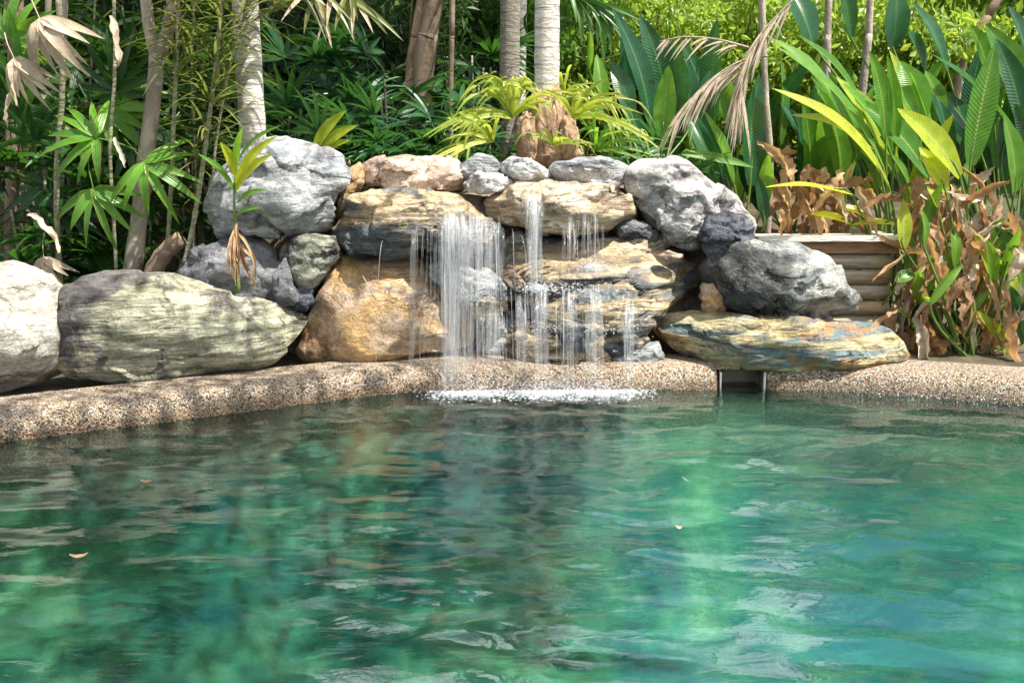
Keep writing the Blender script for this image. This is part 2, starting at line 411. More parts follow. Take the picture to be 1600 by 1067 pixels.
M['basin'] = basin_material()

def water_material():
    m = NT('pool_water')
    m.n.remove(m.b)
    tc = m.node('ShaderNodeTexCoord')
    mp = m.node('ShaderNodeMapping'); mp.inputs['Scale'].default_value = (1.0, 2.2, 1); m.con(tc.outputs['Object'], mp.inputs['Vector'])
    b = m.bump(m.noise(mp.outputs[0], 7.0, 4, 0.5, 0.6), 0.12, 0.02)
    fr = m.node('ShaderNodeFresnel'); fr.inputs[0].default_value = 1.75; m.con(b, fr.inputs['Normal'])
    gl = m.node('ShaderNodeBsdfGlossy'); gl.inputs['Roughness'].default_value = 0.0; m.con(b, gl.inputs['Normal'])
    tr = m.node('ShaderNodeBsdfTransparent'); tr.inputs[0].default_value = (.52, .86, .84, 1)
    rf = m.node('ShaderNodeBsdfRefraction'); rf.inputs['IOR'].default_value = 1.2; rf.inputs['Roughness'].default_value = 0.02
    rf.inputs[0].default_value = (.52, .86, .84, 1); m.con(b, rf.inputs['Normal'])
    m1 = m.node('ShaderNodeMixShader'); m1.inputs[0].default_value = 0.45
    m.con(tr.outputs[0], m1.inputs[1]); m.con(rf.outputs[0], m1.inputs[2])
    m2 = m.node('ShaderNodeMixShader'); m.con(fr.outputs[0], m2.inputs[0]); m.con(m1.outputs[0], m2.inputs[1]); m.con(gl.outputs[0], m2.inputs[2])
    m.con(m2.outputs[0], m.out.inputs[0])
    return m.m
M['water'] = water_material()

def fall_material(name, alpha, fade=False):
    m = NT(name); m.n.remove(m.b)
    geo = m.node('ShaderNodeNewGeometry'); tc = m.node('ShaderNodeTexCoord')
    mp = m.node('ShaderNodeMapping'); mp.inputs['Scale'].default_value = (60, 60, 5); m.con(tc.outputs['Object'], mp.inputs['Vector'])
    a = m.ramp(m.noise(mp.outputs[0], 1.0, 4, 0.6), [(0.35, 0.1), (0.65, 1.0)])
    rn = m.math('ADD', m.math('MULTIPLY', geo.outputs['Random Per Island'], 0.9), 0.25)
    if fade:
        uvn = m.node('ShaderNodeUVMap'); sp_ = m.node('ShaderNodeSeparateXYZ'); m.con(uvn.outputs[0], sp_.inputs[0])
        a = m.math('MULTIPLY', a, m.ramp(sp_.outputs[1], [(0.0, 0.0), (0.14, 1.0), (0.75, .8), (1.0, 0.3)], 'EASE'))
    al = m.math('MULTIPLY', m.math('MULTIPLY', a, rn), alpha, True)
    d = m.node('ShaderNodeBsdfDiffuse'); d.inputs[0].default_value = (.9, .93, .96, 1)
    t = m.node('ShaderNodeBsdfTranslucent'); t.inputs[0].default_value = (.9, .93, .96, 1)
    g = m.node('ShaderNodeBsdfGlossy'); g.inputs['Roughness'].default_value = 0.15
    x1 = m.node('ShaderNodeMixShader'); x1.inputs[0].default_value = 0.5; m.con(d.outputs[0], x1.inputs[1]); m.con(t.outputs[0], x1.inputs[2])
    x2 = m.node('ShaderNodeMixShader'); x2.inputs[0].default_value = 0.2; m.con(x1.outputs[0], x2.inputs[1]); m.con(g.outputs[0], x2.inputs[2])
    tp = m.node('ShaderNodeBsdfTransparent')
    x3 = m.node('ShaderNodeMixShader'); m.con(al, x3.inputs[0]); m.con(tp.outputs[0], x3.inputs[1]); m.con(x2.outputs[0], x3.inputs[2])
    m.con(x3.outputs[0], m.out.inputs[0])
    return m.m
M['fall'] = fall_material('falling_water', 0.46, True)
M['veil'] = fall_material('water_veil', 0.18, True)
M['foam'] = fall_material('foam', 0.95)

def ground_material():
    m = NT('garden_soil')
    tc = m.node('ShaderNodeTexCoord'); v = tc.outputs['Object']
    col = m.ramp(m.noise(v, 6, 8, 0.7), [(0.3, (.02, .014, .009)), (0.5, (.06, .042, .026)), (0.7, (.15, .10, .055))])
    g = m.ramp(m.noise(v, 0.35, 4), [(0.45, 0.0), (0.6, 1.0)])
    col = m.mix(m.math('MULTIPLY', g, 0.6), col, (.045, .07, .018))
    m.con(col, m.b.inputs['Base Color']); m.b.inputs['Roughness'].default_value = 0.95
    m.con(m.bump(m.noise(v, 22, 6, 0.7), 0.8, 0.03), m.b.inputs['Normal'])
    return m.m
M['soil'] = ground_material()

def wood_material(name, lo, hi, grey):
    m = NT(name)
    raw, st = m.coords((0, 0, 0), (1.2, 9, 9))
    f = m.noise(st, 4, 8, 0.62, 0.8)
    col = m.ramp(f, [(0.3, lo), (0.65, hi)])
    b = m.ramp(m.noise(raw, 2.2, 5, 0.6), [(0.42, 0.0), (0.6, 1.0)])
    col = m.mix(m.math('MULTIPLY', b, 0.75), col, grey)
    vo = m.node('ShaderNodeTexVoronoi'); vo.inputs['Scale'].default_value = 6; m.con(raw, vo.inputs['Vector'])
    kn = m.ramp(vo.outputs['Distance'], [(0.10, 1.0), (0.16, 0.0)])
    col = m.mix(m.math('MULTIPLY', kn, 0.75), col, (.05, .028, .015))
    m.con(col, m.b.inputs['Base Color']); m.b.inputs['Roughness'].default_value = 0.75
    m.con(m.bump(f, 0.9, 0.014), m.b.inputs['Normal'])
    return m.m
M['log'] = wood_material('log_timber', (.13, .08, .035), (.46, .33, .18), (.30, .33, .29))
M['fascia'] = wood_material('fascia_timber', (.14, .065, .03), (.30, .17, .085), (.24, .16, .10))
M['cap'] = wood_material('cap_timber', (.55, .50, .43), (.74, .69, .60), (.70, .67, .60))
def plain(name, c, rough=0.5):
    m = NT(name); raw, st = m.coords()
    k = m.ramp(m.noise(raw, 20, 5, 0.6), [(0.3, 0.8), (0.7, 1.1)])
    m.con(m.mix(0.7, c, k, 'MULTIPLY'), m.b.inputs['Base Color']); m.b.inputs['Roughness'].default_value = rough
    return m.m
M['plastic'] = plain('white_plastic', (.72, .71, .66), 0.4)
M['dark_box'] = plain('dark_plastic', (.12, .09, .06), 0.5)

# ------------------------------------------------------------------ the pool
front_px = [(0, 692), (150, 672), (300, 654), (450, 634), (560, 621), (660, 613), (800, 611), (1000, 610), (1120, 608), (1200, 608), (1300, 612), (1400, 618), (1500, 625), (1600, 633)]
fp = [on_z(*p) for p in front_px]
ctrl = fp + [Vector(p) for p in ((3.25, 4.62, 0), (3.95, 3.9, 0), (4.15, 2.6, 0), (3.6, 1.2, 0), (2.0, .5, 0), (0, .4, 0), (-2.0, .5, 0), (-3.5, 1.0, 0), (-3.9, 2.2, 0), (-3.3, 3.4, 0))]
def closed_curve(ctrl, n):
    m = len(ctrl); dense = []
    for i in range(m):
        p0, p1, p2, p3 = ctrl[i - 1], ctrl[i], ctrl[(i + 1) % m], ctrl[(i + 2) % m]
        for j in range(24):
            t = j / 24
            dense.append(0.5 * ((2 * p1) + (p2 - p0) * t + (2 * p0 - 5 * p1 + 4 * p2 - p3) * t * t + (3 * p1 - p0 - 3 * p2 + p3) * t ** 3))
    d = np.array([[p.x, p.y] for p in dense]); d2 = np.vstack([d, d[:1]])
    s = np.concatenate([[0], np.cumsum(np.linalg.norm(np.diff(d2, axis=0), axis=1))])
    q = np.linspace(0, s[-1], n, endpoint=False)
    return np.stack([np.interp(q, s, d2[:, 0]), np.interp(q, s, d2[:, 1])], 1)
NO = 640
OUT = closed_curve(ctrl, NO)
tang = np.roll(OUT, -3, 0) - np.roll(OUT, 3, 0)
nrm = np.stack([tang[:, 1], -tang[:, 0]], 1); nrm /= np.linalg.norm(nrm, axis=1)[:, None]
if ((OUT - OUT.mean(0)) * nrm).sum() < 0: nrm = -nrm
SK0, SK1 = on_z(1126, 608).x, on_z(1195, 608).x
in_slot = (OUT[:, 0] > SK0) & (OUT[:, 0] < SK1) & (OUT[:, 1] > 4)

def sweep(name, prof, mat, parent=None, mod=None):
    k = len(prof); vs = []; fs = []
    for i in range(NO):
        for (o, z) in prof:
            if mod is not None: o, z = mod(i, o, z)
            vs.append((OUT[i, 0] + nrm[i, 0] * o, OUT[i, 1] + nrm[i, 1] * o, z))
    for i in range(NO):
        j = (i + 1) % NO
        for a in range(k - 1): fs.append((i * k + a, j * k + a, j * k + a + 1, i * k + a + 1))
    mb = MB(); mb.add(vs, fs)
    return mb.build(name, mat, parent)
def slot(i, o, z):
    if in_slot[i] and z < 0.088 and o < 0.03: return o + 0.2, z
    return o, z
cop = sweep('pool_coping', [(0, -.30), (0, 0.0), (.002, .03), (.008, .055), (.016, .075), (.022, .087), (.034, .10), (.055, .115), (.085, .124), (.13, .128), (.22, .130), (.33, .131), (.35, .125), (.355, .02)], M['coping'], None, slot)
tag(cop, 'tan and black pebble aggregate coping curving round the pool edge', None, kind='structure')
bas = sweep('pool_basin', [(0.004, -.05), (0.003, -.20), (-.08, -.24), (-.16, -.34), (-.30, -.80), (-.44, -1.02), (-.56, -1.10)], M['basin'])
tag(bas, 'submerged teal plaster pool basin with tan bench', None, kind='structure')
# floor disc closing the middle of the basin
inner = OUT + nrm * -.50
mb = MB(); c0 = inner.mean(0)
vs = [(c0[0], c0[1], -1.16)] + [(p[0], p[1], -1.085) for p in inner]
mb.add(vs, [(0, 1 + i, 1 + (i + 1) % NO) for i in range(NO)])
fl = mb.build('pool_floor', M['basin'], None); tag(fl, 'teal plaster floor of the pool under the water', None, kind='structure')

# water surface with real waves
def build_water():
    xs = np.arange(-4.5, 4.5, 0.018); ys = np.arange(0.15, 5.55, 0.013)
    X, Y = np.meshgrid(xs, ys); x = X.ravel(); y = Y.ravel()
    rng = np.random.default_rng(3)
    z = np.zeros_like(x)
    gx, gy = 0.15, 5.05
    dist = np.hypot(x - gx, y - gy)
    for i in range(54):
        lam = 0.07 * (7.0 ** rng.random()); k = 2 * math.pi / lam
        th = -math.pi / 2 + rng.normal(0, 0.34)
        sl = 0.0105 * (lam / 0.3) ** 0.1
        z += sl / k * np.sin(k * (math.cos(th) * x + math.sin(th) * y) + rng.random() * 6.283 + 0.6 * np.sin(1.7 * x + i) + 0.5 * np.sin(1.3 * y + 2 * i))
    for i in range(16):
        lam = 0.07 + 0.16 * rng.random(); k = 2 * math.pi / lam
        px, py = rng.uniform(-.5, .8), rng.uniform(4.95, 5.15)
        r = np.hypot(x - px, y - py)
        z += 0.035 / k * np.sin(k * r + rng.random() * 6.283) * np.exp(-r / 1.1)
    nx, ny = len(xs), len(ys)
    # keep cells inside the outline grown by 0.2
    big = OUT + nrm * 0.2; cen = np.array([0, 2.8])
    ang = np.arctan2(big[:, 1] - cen[1], big[:, 0] - cen[0]); rad = np.hypot(*(big - cen).T)
    o = np.argsort(ang); a = np.arctan2(y - cen[1], x - cen[0])
    lim = np.interp(a, np.concatenate([ang[o] - 2 * math.pi, ang[o], ang[o] + 2 * math.pi]), np.tile(rad[o], 3))
    ok = (np.hypot(x - cen[0], y - cen[1]) < lim).reshape(ny, nx)
    idx = np.arange(nx * ny).reshape(ny, nx)
    good = ok[:-1, :-1] & ok[1:, :-1] & ok[:-1, 1:] & ok[1:, 1:]
    q = np.stack([idx[:-1, :-1][good], idx[:-1, 1:][good], idx[1:, 1:][good], idx[1:, :-1][good]], 1)
    used, inv = np.unique(q, return_inverse=True); q = inv.reshape(q.shape)
    v = np.stack([x, y, z], 1)[used]
    me = bpy.data.meshes.new('pool_water')
    me.vertices.add(len(v)); me.vertices.foreach_set('co', v.ravel())
    me.loops.add(q.size); me.loops.foreach_set('vertex_index', q.ravel().astype(np.int32))
    me.polygons.add(len(q)); me.polygons.foreach_set('loop_start', np.arange(0, q.size, 4, dtype=np.int32))
    me.polygons.foreach_set('use_smooth', np.ones(len(q), dtype=bool))
    me.update(calc_edges=True)
    return me
wat = link('pool_water', build_water(), M['water'])
tag(wat, 'rippled clear teal water filling the pool', None, kind='structure')

# ground sheet from the coping to the horizon
def ground_z(x, y):
    def ss(a, b, t):
        t = min(1, max(0, (t - a) / (b - a))); return t * t * (3 - 2 * t)
    w = ss(-2.4, -1.3, x) * (1 - ss(1.15, 1.75, x))
    z = 0.08 + 0.90 * w * ss(5.75, 6.15, y)
    z2 = 0.08 + 0.75 * ss(5.9, 8.0, y) + 0.16 * max(0, min(y, 40) - 8)
    return max(z, z2) if y > 4 else 0.08
mb = MB(); offs = [.34, .5, .7, .9, 1.1, 1.3, 1.6, 2, 2.5, 3.2, 4, 5, 7, 10, 15, 24, 40, 80, 200, 700]
vs = []; fs = []; step = 4; ids = list(range(0, NO, step))
cpt = np.array([0, 2.8])
for i in ids:
    for o in offs:
        base = OUT[i] + nrm[i] * .34; rd = (OUT[i] - cpt) / np.linalg.norm(OUT[i] - cpt)
        p = base + rd * (o - .34)
        vs.append((p[0], p[1], ground_z(p[0], p[1]) + (random.uniform(-.015, .015) if o > .4 else 0)))
K = len(offs); n_ = len(ids)
for i in range(n_):
    j = (i + 1) % n_
    for a in range(K - 1): fs.append((i * K + a, j * K + a, j * K + a + 1, i * K + a + 1))
mb.add(vs, fs); gnd = mb.build('ground', M['soil']); tag(gnd, 'dark leaf-littered garden soil behind the pool', None, kind='structure')

# ------------------------------------------------------------------ boulders
_ico = {}
def ico(sub):
    if sub not in _ico:
        bm = bmesh.new(); bmesh.ops.create_icosphere(bm, subdivisions=sub, radius=1.0)
        v = np.array([p.co[:] for p in bm.verts]); f = np.array([[q.index for q in p.verts] for p in bm.faces]); bm.free()
        _ico[sub] = (v, f)
    return _ico[sub]
def tri_mesh(name, v, f):
    me = bpy.data.meshes.new(name)
    me.vertices.add(len(v)); me.vertices.foreach_set('co', v.astype(np.float32).ravel())
    me.loops.add(f.size); me.loops.foreach_set('vertex_index', f.ravel().astype(np.int32))
    me.polygons.add(len(f)); me.polygons.foreach_set('loop_start', np.arange(0, f.size, 3, dtype=np.int32))
    me.polygons.foreach_set('use_smooth', np.ones(len(f), dtype=bool))
    me.update(calc_edges=True); return me
def vnormals(v, f):
    n = np.cross(v[f[:, 1]] - v[f[:, 0]], v[f[:, 2]] - v[f[:, 0]]); out = np.zeros_like(v)
    for k in range(3): np.add.at(out, f[:, k], n)
    return out / (np.linalg.norm(out, axis=1)[:, None] + 1e-12)

def rock(name, label, poly, Y, D, mat, sub=5, a=0.7, b=0.75, yaw=0.0, lean=0.0, cuts=7, amp=0.02, strat=7.0, tilt=0.0, group=None, kind=None, seed=None, ridge=1.0, cat='boulder', cutlo=.70):
    rs = np.random.default_rng(seed if seed is not None else abs(hash(label)) % 1 + int(sum(p[0] * 3 + p[1] for p in poly)))
    cxp = sum(p[0] for p in poly) / len(poly); cyp = sum(p[1] for p in poly) / len(poly)
    xc = at(cxp, cyp, Y).x; pts = []
    for px, py in poly:
        d = ray(px, py); t = (Y - yaw * xc) / (d.y - yaw * d.x); p = Vector((0, 0, CAM_H)) + d * t
        pts.append((p.x, p.z))
    P = np.array(pts)
    # area centroid
    x0, z0 = P[:, 0], P[:, 1]; x1, z1 = np.roll(x0, -1), np.roll(z0, -1); cr = x0 * z1 - x1 * z0
    A = cr.sum() / 2; c = np.array([((x0 + x1) * cr).sum() / (6 * A), ((z0 + z1) * cr).sum() / (6 * A)])
    Q = P - c
    th = np.linspace(-math.pi, math.pi, 720, endpoint=False); rt = np.full(720, 0.0)
    for i in range(len(Q)):
        p, q = Q[i], Q[(i + 1) % len(Q)]; e = q - p
        den = np.cos(th) * e[1] - np.sin(th) * e[0]
        with np.errstate(divide='ignore', invalid='ignore'):
            t = (p[0] * e[1] - p[1] * e[0]) / den
            s = (p[0] * np.sin(th) - p[1] * np.cos(th)) / den
        ok = (t > 0) & (s >= -1e-6) & (s <= 1 + 1e-6)
        rt = np.where(ok & (t > rt), t, rt)
    ker = np.hanning(9); ker /= ker.sum()
    rt = np.convolve(np.concatenate([rt[-20:], rt, rt[:20]]), ker, 'same')[20:-20]
    V, F = ico(sub)
    ang = np.arctan2(V[:, 2], V[:, 0]); s = np.hypot(V[:, 0], V[:, 2])
    r = np.interp(ang, np.append(th, math.pi), np.append(rt, rt[0]))
    rho = r * s ** a
    v = np.stack([rho * np.cos(ang), D * np.sign(V[:, 1]) * np.abs(V[:, 1]) ** b, rho * np.sin(ang)], 1)
    size = math.sqrt(abs(A))
    for k in range(cuts):
        n = np.array([rs.normal(0, .6), -abs(rs.normal(.75, .25)), rs.normal(.15, .6)]); n /= np.linalg.norm(n)
        h = (v @ n); lim = h.max() * rs.uniform(cutlo, .93)
        v = v - np.outer(np.maximum(h - lim, 0) * .92, n)
    for k in range(34 if cuts else 0):   # many small flats break the roundness
        n = np.array([rs.normal(0, .55), -rs.uniform(.55, 1.0), rs.normal(.1, .55)]); n /= np.linalg.norm(n)
        h = (v @ n); lim = h.max() * rs.uniform(.84, .97); v = v - np.outer(np.maximum(h - lim, 0) * .95, n)
    # flats must not eat the outline: stretch each direction back to it
    a2 = np.arctan2(v[:, 2], v[:, 0]); bi = ((a2 + math.pi) / (2 * math.pi) * 96).astype(int) % 96; hr = np.hypot(v[:, 0], v[:, 2])
    mx_ = np.zeros(96); np.maximum.at(mx_, bi, hr); ref = np.interp((np.arange(96) + .5) / 96 * 2 * math.pi - math.pi, th, rt)
    kf = np.clip(ref / np.maximum(mx_, 1e-4), .9, 1.5); kf = np.convolve(np.concatenate([kf[-4:], kf, kf[:4]]), np.hanning(7) / np.hanning(7).sum(), 'same')[4:-4]
    kk = np.interp(a2, np.append((np.arange(96) + .5) / 96 * 2 * math.pi - math.pi, math.pi + .03), np.append(kf, kf[0])); v[:, 0] *= kk * 1.015; v[:, 2] *= kk * 1.015
    nv = vnormals(v, F); ct, st_ = math.cos(R(tilt)), math.sin(R(tilt))
    u = v + rs.uniform(-50, 50, 3)
    uq = np.stack([u[:, 0] * ct + u[:, 2] * st_, u[:, 1], -u[:, 0] * st_ + u[:, 2] * ct], 1)
    sc = 1.0 / max(size, .12)
    d = amp * 2.0 * fbm(u * 1.6 * sc, 3) * max(1.0, size / .35)
    d += amp * 1.0 * ridge * fbm(uq * np.array([1.1, 1.1, strat]) * (1.1 * min(sc, 4)), 5, .5, True)
    d += amp * .38 * fbm(uq * np.array([3.0, 3.0, 5 + strat * 1.6]) * 1.6, 4, .55)
    if cuts:
        nc_ = 30; sd_ = v[rs.integers(0, len(v), nc_)]; wv = v + .10 * size * np.stack([fbm(u * 5 * sc, 2), fbm(u * 5 * sc + 9, 2), fbm(u * 5 * sc + 19, 2)], 1)
        an = np.array([1, 1, 1 + strat * .22]); d2 = ((wv[:, None, :] - sd_[None]) * an) ** 2; cell = d2.sum(2).argmin(1)
        d += rs.normal(0, amp * .8, nc_)[cell]
    v = v + nv * d[:, None]
    v[:, 1] += yaw * v[:, 0] + lean * v[:, 2]
    zmin = v[:, 2].min(); org = Vector((c[0], Y, c[1] + zmin)); v[:, 2] -= zmin
    me = tri_mesh(name, v, F)
    o = link(name, me, mat, None, org)
    if kind: tag(o, label, None, None, kind)
    else: tag(o, label, cat, group)
    return o

mort = rock('rock_wall_mortar', 'brown mortar bed filling gaps between the waterfall rocks',
     [(425, 480), (450, 405), (530, 335), (560, 295), (720, 285), (860, 285), (985, 290), (1040, 320), (1120, 378), (1180, 440), (1180, 500), (1120, 560), (800, 568), (470, 568)],
     6.02, .30, M['mortar'], 6, .45, .35, cuts=0, amp=.025, kind='structure')
strip = rock('mortar_strip', 'thin mortar bed under the waterfall rocks along the coping', [(450, 575), (455, 556), (600, 550), (800, 548), (1000, 548), (1120, 556), (1130, 572), (800, 578)], 5.52, .16, M['mortar'], 5, .5, .5, cuts=0, amp=.012, kind='structure')

G = 'boulders of the rock waterfall'
rock('boulder', 'big cream white boulder cut off by the left edge of the picture', [(-90, 430), (0, 414), (45, 430), (80, 465), (105, 505), (116, 525), (108, 555), (85, 580), (40, 602), (0, 614), (-90, 606)], 4.72, .28, M['white_rock'], 6, .8, .8, yaw=.4, cuts=6, amp=.012, group=G, tilt=18, strat=3)
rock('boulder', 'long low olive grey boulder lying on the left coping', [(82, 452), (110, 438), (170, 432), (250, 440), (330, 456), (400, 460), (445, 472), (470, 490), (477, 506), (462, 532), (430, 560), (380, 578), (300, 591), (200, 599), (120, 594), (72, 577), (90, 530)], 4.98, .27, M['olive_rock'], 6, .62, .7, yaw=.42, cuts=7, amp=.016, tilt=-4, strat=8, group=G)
rock('boulder', 'large light grey boulder highest on the left beside white palm trunk', [(325, 290), (345, 262), (385, 240), (415, 222), (440, 213), (458, 228), (500, 235), (530, 245), (546, 270), (540, 300), (520, 330), (512, 352), (470, 360), (420, 365), (370, 376), (335, 371), (321, 335)], 5.55, .33, M['grey_rock'], 6, .6, .7, cuts=9, amp=.022, tilt=22, strat=3, group=G, cutlo=.62)
rock('boulder', 'dark slate boulder under the large light grey boulder', [(268, 425), (300, 397), (345, 379), (400, 375), (425, 398), (440, 430), (458, 472), (300, 474), (262, 455)], 5.42, .22, M['slate_rock'], 5, .6, .7, cuts=9, amp=.015, group=G, cutlo=.6)
rock('stone', 'mossy green dark stone wedged left of the brown boulder', [(440, 395), (460, 375), (490, 364), (522, 370), (528, 400), (508, 430), (482, 452), (455, 452), (442, 425)], 5.40, .15, M['green_rock'], 5, .65, .7, cuts=6, amp=.012, group=G)
rock('stone', 'narrow grey stone standing between slate boulder and brown boulder', [(428, 430), (444, 402), (456, 440), (464, 482), (445, 486), (430, 472)], 5.30, .08, M['slate_rock'], 4, .7, .7, cuts=4, amp=.008, group=G)
rock('stone', 'small blue black stone at lower left of the brown boulder', [(452, 462), (468, 449), (488, 453), (487, 475), (468, 488), (455, 482)], 5.33, .07, M['dark_rock'], 4, .7, .7, cuts=4, amp=.006, group=G)
rock('boulder', 'big orange brown trapezoid boulder at the foot of the waterfall', [(528, 402), (575, 392), (640, 397), (680, 424), (712, 460), (740, 496), (749, 530), (736, 549), (690, 553), (600, 561), (520, 570), (470, 567), (463, 550), (480, 500), (505, 450)], 5.44, .19, M['brown_rock'], 6, .45, .5, lean=.16, cuts=9, amp=.012, tilt=35, strat=2, group=G, cutlo=.78)
rock('slab', 'pinkish tan slab along the top left of the waterfall', [(560, 264), (585, 250), (640, 242), (690, 245), (718, 255), (724, 280), (726, 300), (680, 300), (620, 297), (570, 292), (563, 278)], 5.74, .24, M['pink_rock'], 6, .55, .65, cuts=7, amp=.014, tilt=10, strat=4, group=G)
rock('stone', 'small brown wedge stone between light grey boulder and pink slab', [(543, 266), (560, 253), (568, 275), (556, 305), (536, 335), (520, 350), (530, 310)], 5.68, .11, M['brown_rock'], 5, .6, .7, cuts=5, amp=.008, group=G)
rock('stone', 'small rounded grey stone on top beside the pink slab', [(720, 258), (745, 241), (770, 246), (786, 262), (792, 278), (760, 280), (722, 280)], 5.84, .13, M['blue_rock'], 5, .65, .75, cuts=5, amp=.007, group=G)
rock('stone', 'small white flat stone under the rounded grey top stone', [(724, 285), (745, 272), (775, 271), (805, 285), (780, 299), (740, 304), (725, 298)], 5.68, .11, M['pale_rock'], 5, .65, .75, cuts=5, amp=.008, group=G)
rock('stone', 'smooth blue grey oval stone at the middle of the top row', [(782, 256), (800, 245), (830, 249), (856, 265), (861, 279), (840, 285), (805, 281), (787, 271)], 5.74, .13, M['blue_rock'], 5, .75, .8, cuts=3, amp=.006, tilt=-15, group=G)
rock('slab', 'flat grey oval slab on top right of the waterfall', [(857, 263), (870, 252), (920, 248), (965, 249), (986, 260), (986, 279), (960, 292), (910, 292), (866, 284)], 5.74, .2, M['grey_rock'], 5, .6, .7, cuts=5, amp=.010, tilt=4, strat=7, group=G)
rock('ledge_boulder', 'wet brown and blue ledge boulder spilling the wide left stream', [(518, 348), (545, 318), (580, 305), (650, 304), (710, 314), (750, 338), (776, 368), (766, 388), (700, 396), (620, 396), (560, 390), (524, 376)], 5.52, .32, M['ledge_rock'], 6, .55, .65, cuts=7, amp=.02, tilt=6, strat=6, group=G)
rock('ledge_boulder', 'sunlit tan ledge slab spilling the thin middle stream', [(754, 316), (775, 298), (830, 289), (900, 289), (960, 291), (986, 305), (992, 330), (976, 350), (920, 361), (850, 361), (800, 351), (762, 338)], 5.58, .27, M['tan_rock'], 6, .55, .65, cuts=7, amp=.018, tilt=5, strat=6, group=G)
rock('boulder', 'large whitish boulder with dark patches at upper right of waterfall', [(984, 275), (1010, 257), (1050, 252), (1090, 270), (1130, 300), (1160, 325), (1182, 355), (1172, 380), (1120, 380), (1060, 377), (1035, 374), (1018, 348), (1000, 328), (988, 302)], 5.70, .33, M['pale_rock'], 6, .65, .72, cuts=7, amp=.018, tilt=-28, strat=3, group=G)
rock('stone', 'dark navy stone between whitish boulder and streaked boulder', [(1096, 360), (1110, 340), (1140, 332), (1165, 340), (1179, 365), (1180, 386), (1150, 402), (1110, 407), (1097, 386)], 5.40, .14, M['dark_rock'], 5, .6, .65, cuts=8, amp=.010, group=G, cutlo=.6)
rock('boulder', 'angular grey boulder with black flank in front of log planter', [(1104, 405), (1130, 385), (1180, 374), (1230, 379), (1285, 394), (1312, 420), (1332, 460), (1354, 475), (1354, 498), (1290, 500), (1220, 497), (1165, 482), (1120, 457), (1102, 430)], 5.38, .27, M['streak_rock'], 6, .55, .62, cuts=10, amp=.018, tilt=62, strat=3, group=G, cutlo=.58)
rock('boulder', 'long low orange and green banded boulder on the right coping', [(1024, 515), (1045, 495), (1100, 489), (1180, 489), (1290, 502), (1370, 507), (1405, 520), (1420, 545), (1414, 564), (1350, 566), (1270, 574), (1190, 576), (1110, 567), (1055, 557), (1030, 537)], 5.30, .24, M['banded_rock'], 6, .5, .6, cuts=7, amp=.016, tilt=3, strat=8, group=G)
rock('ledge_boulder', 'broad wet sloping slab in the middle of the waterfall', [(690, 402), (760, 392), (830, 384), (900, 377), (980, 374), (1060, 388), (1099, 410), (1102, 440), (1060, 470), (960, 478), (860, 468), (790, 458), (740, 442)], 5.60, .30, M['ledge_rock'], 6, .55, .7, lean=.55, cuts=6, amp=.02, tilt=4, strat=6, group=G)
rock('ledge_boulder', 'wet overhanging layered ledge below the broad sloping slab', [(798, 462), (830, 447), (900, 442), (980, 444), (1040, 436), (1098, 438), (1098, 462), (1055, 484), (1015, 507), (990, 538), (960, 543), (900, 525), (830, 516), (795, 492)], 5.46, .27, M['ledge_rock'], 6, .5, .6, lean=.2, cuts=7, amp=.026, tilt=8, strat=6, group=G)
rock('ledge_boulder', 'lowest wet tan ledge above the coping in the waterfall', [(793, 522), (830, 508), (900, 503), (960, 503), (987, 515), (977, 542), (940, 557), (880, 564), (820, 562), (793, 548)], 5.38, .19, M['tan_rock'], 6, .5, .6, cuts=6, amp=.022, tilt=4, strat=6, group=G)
rock('slab', 'wet dark blue slab slanting down behind the left stream', [(666, 412), (700, 404), (760, 428), (808, 455), (803, 470), (750, 468), (700, 452), (672, 433)], 5.46, .17, M['blue_rock'], 5, .6, .7, cuts=5, amp=.014, tilt=-22, strat=7, group=G)
rock('stone', 'small wet tan stone right of the brown boulder', [(734, 470), (760, 457), (787, 459), (790, 486), (766, 499), (739, 495)], 5.40, .1, M['tan_rock'], 5, .65, .7, cuts=5, amp=.008, group=G)
rock('stone', 'dark wet stone at the bottom between brown boulder and lowest ledge', [(742, 505), (770, 490), (805, 485), (808, 530), (802, 562), (748, 562)], 5.50, .12, M['blue_rock'], 5, .6, .7, cuts=5, amp=.010, group=G)
rock('stone', 'small rusty brown stone under the navy stone', [(1098, 450), (1118, 443), (1134, 470), (1126, 487), (1100, 490)], 5.42, .08, M['brown_rock'], 4, .7, .7, cuts=4, amp=.006, group=G)
rock('stone', 'small blue grey flat stone at the left end of banded boulder', [(953, 552), (985, 539), (1030, 539), (1037, 560), (1000, 569), (963, 565)], 5.33, .1, M['blue_rock'], 5, .6, .7, cuts=4, amp=.008, strat=8, group=G)
rock('stone', 'small dark stone tucked below whitish boulder', [(963, 352), (990, 344), (1022, 360), (1032, 382), (1000, 382), (968, 372)], 5.58, .1, M['slate_rock'], 5, .65, .7, cuts=4, amp=.008, group=G)
rock('slab', 'thin brown layered slab lying under the small dark stone', [(925, 382), (1000, 369), (1044, 378), (1034, 396), (990, 404), (938, 402)], 5.60, .14, M['tan_rock'], 5, .6, .7, cuts=4, amp=.012, strat=9, group=G)
rock('stone', 'brown shaded stone under the sunlit tan ledge slab', [(783, 386), (800, 364), (840, 360), (852, 385), (822, 402), (788, 400)], 5.62, .12, M['green_rock'], 5, .65, .7, cuts=4, amp=.008, group=G)
rock('stone_chip', 'thin tan stone chip lying on the broad wet slab', [(1028, 401), (1045, 393), (1066, 399), (1062, 407), (1034, 408)], 5.42, .045, M['pink_rock'], 4, .6, .6, cuts=4, amp=.004, group=G, cat='stone')
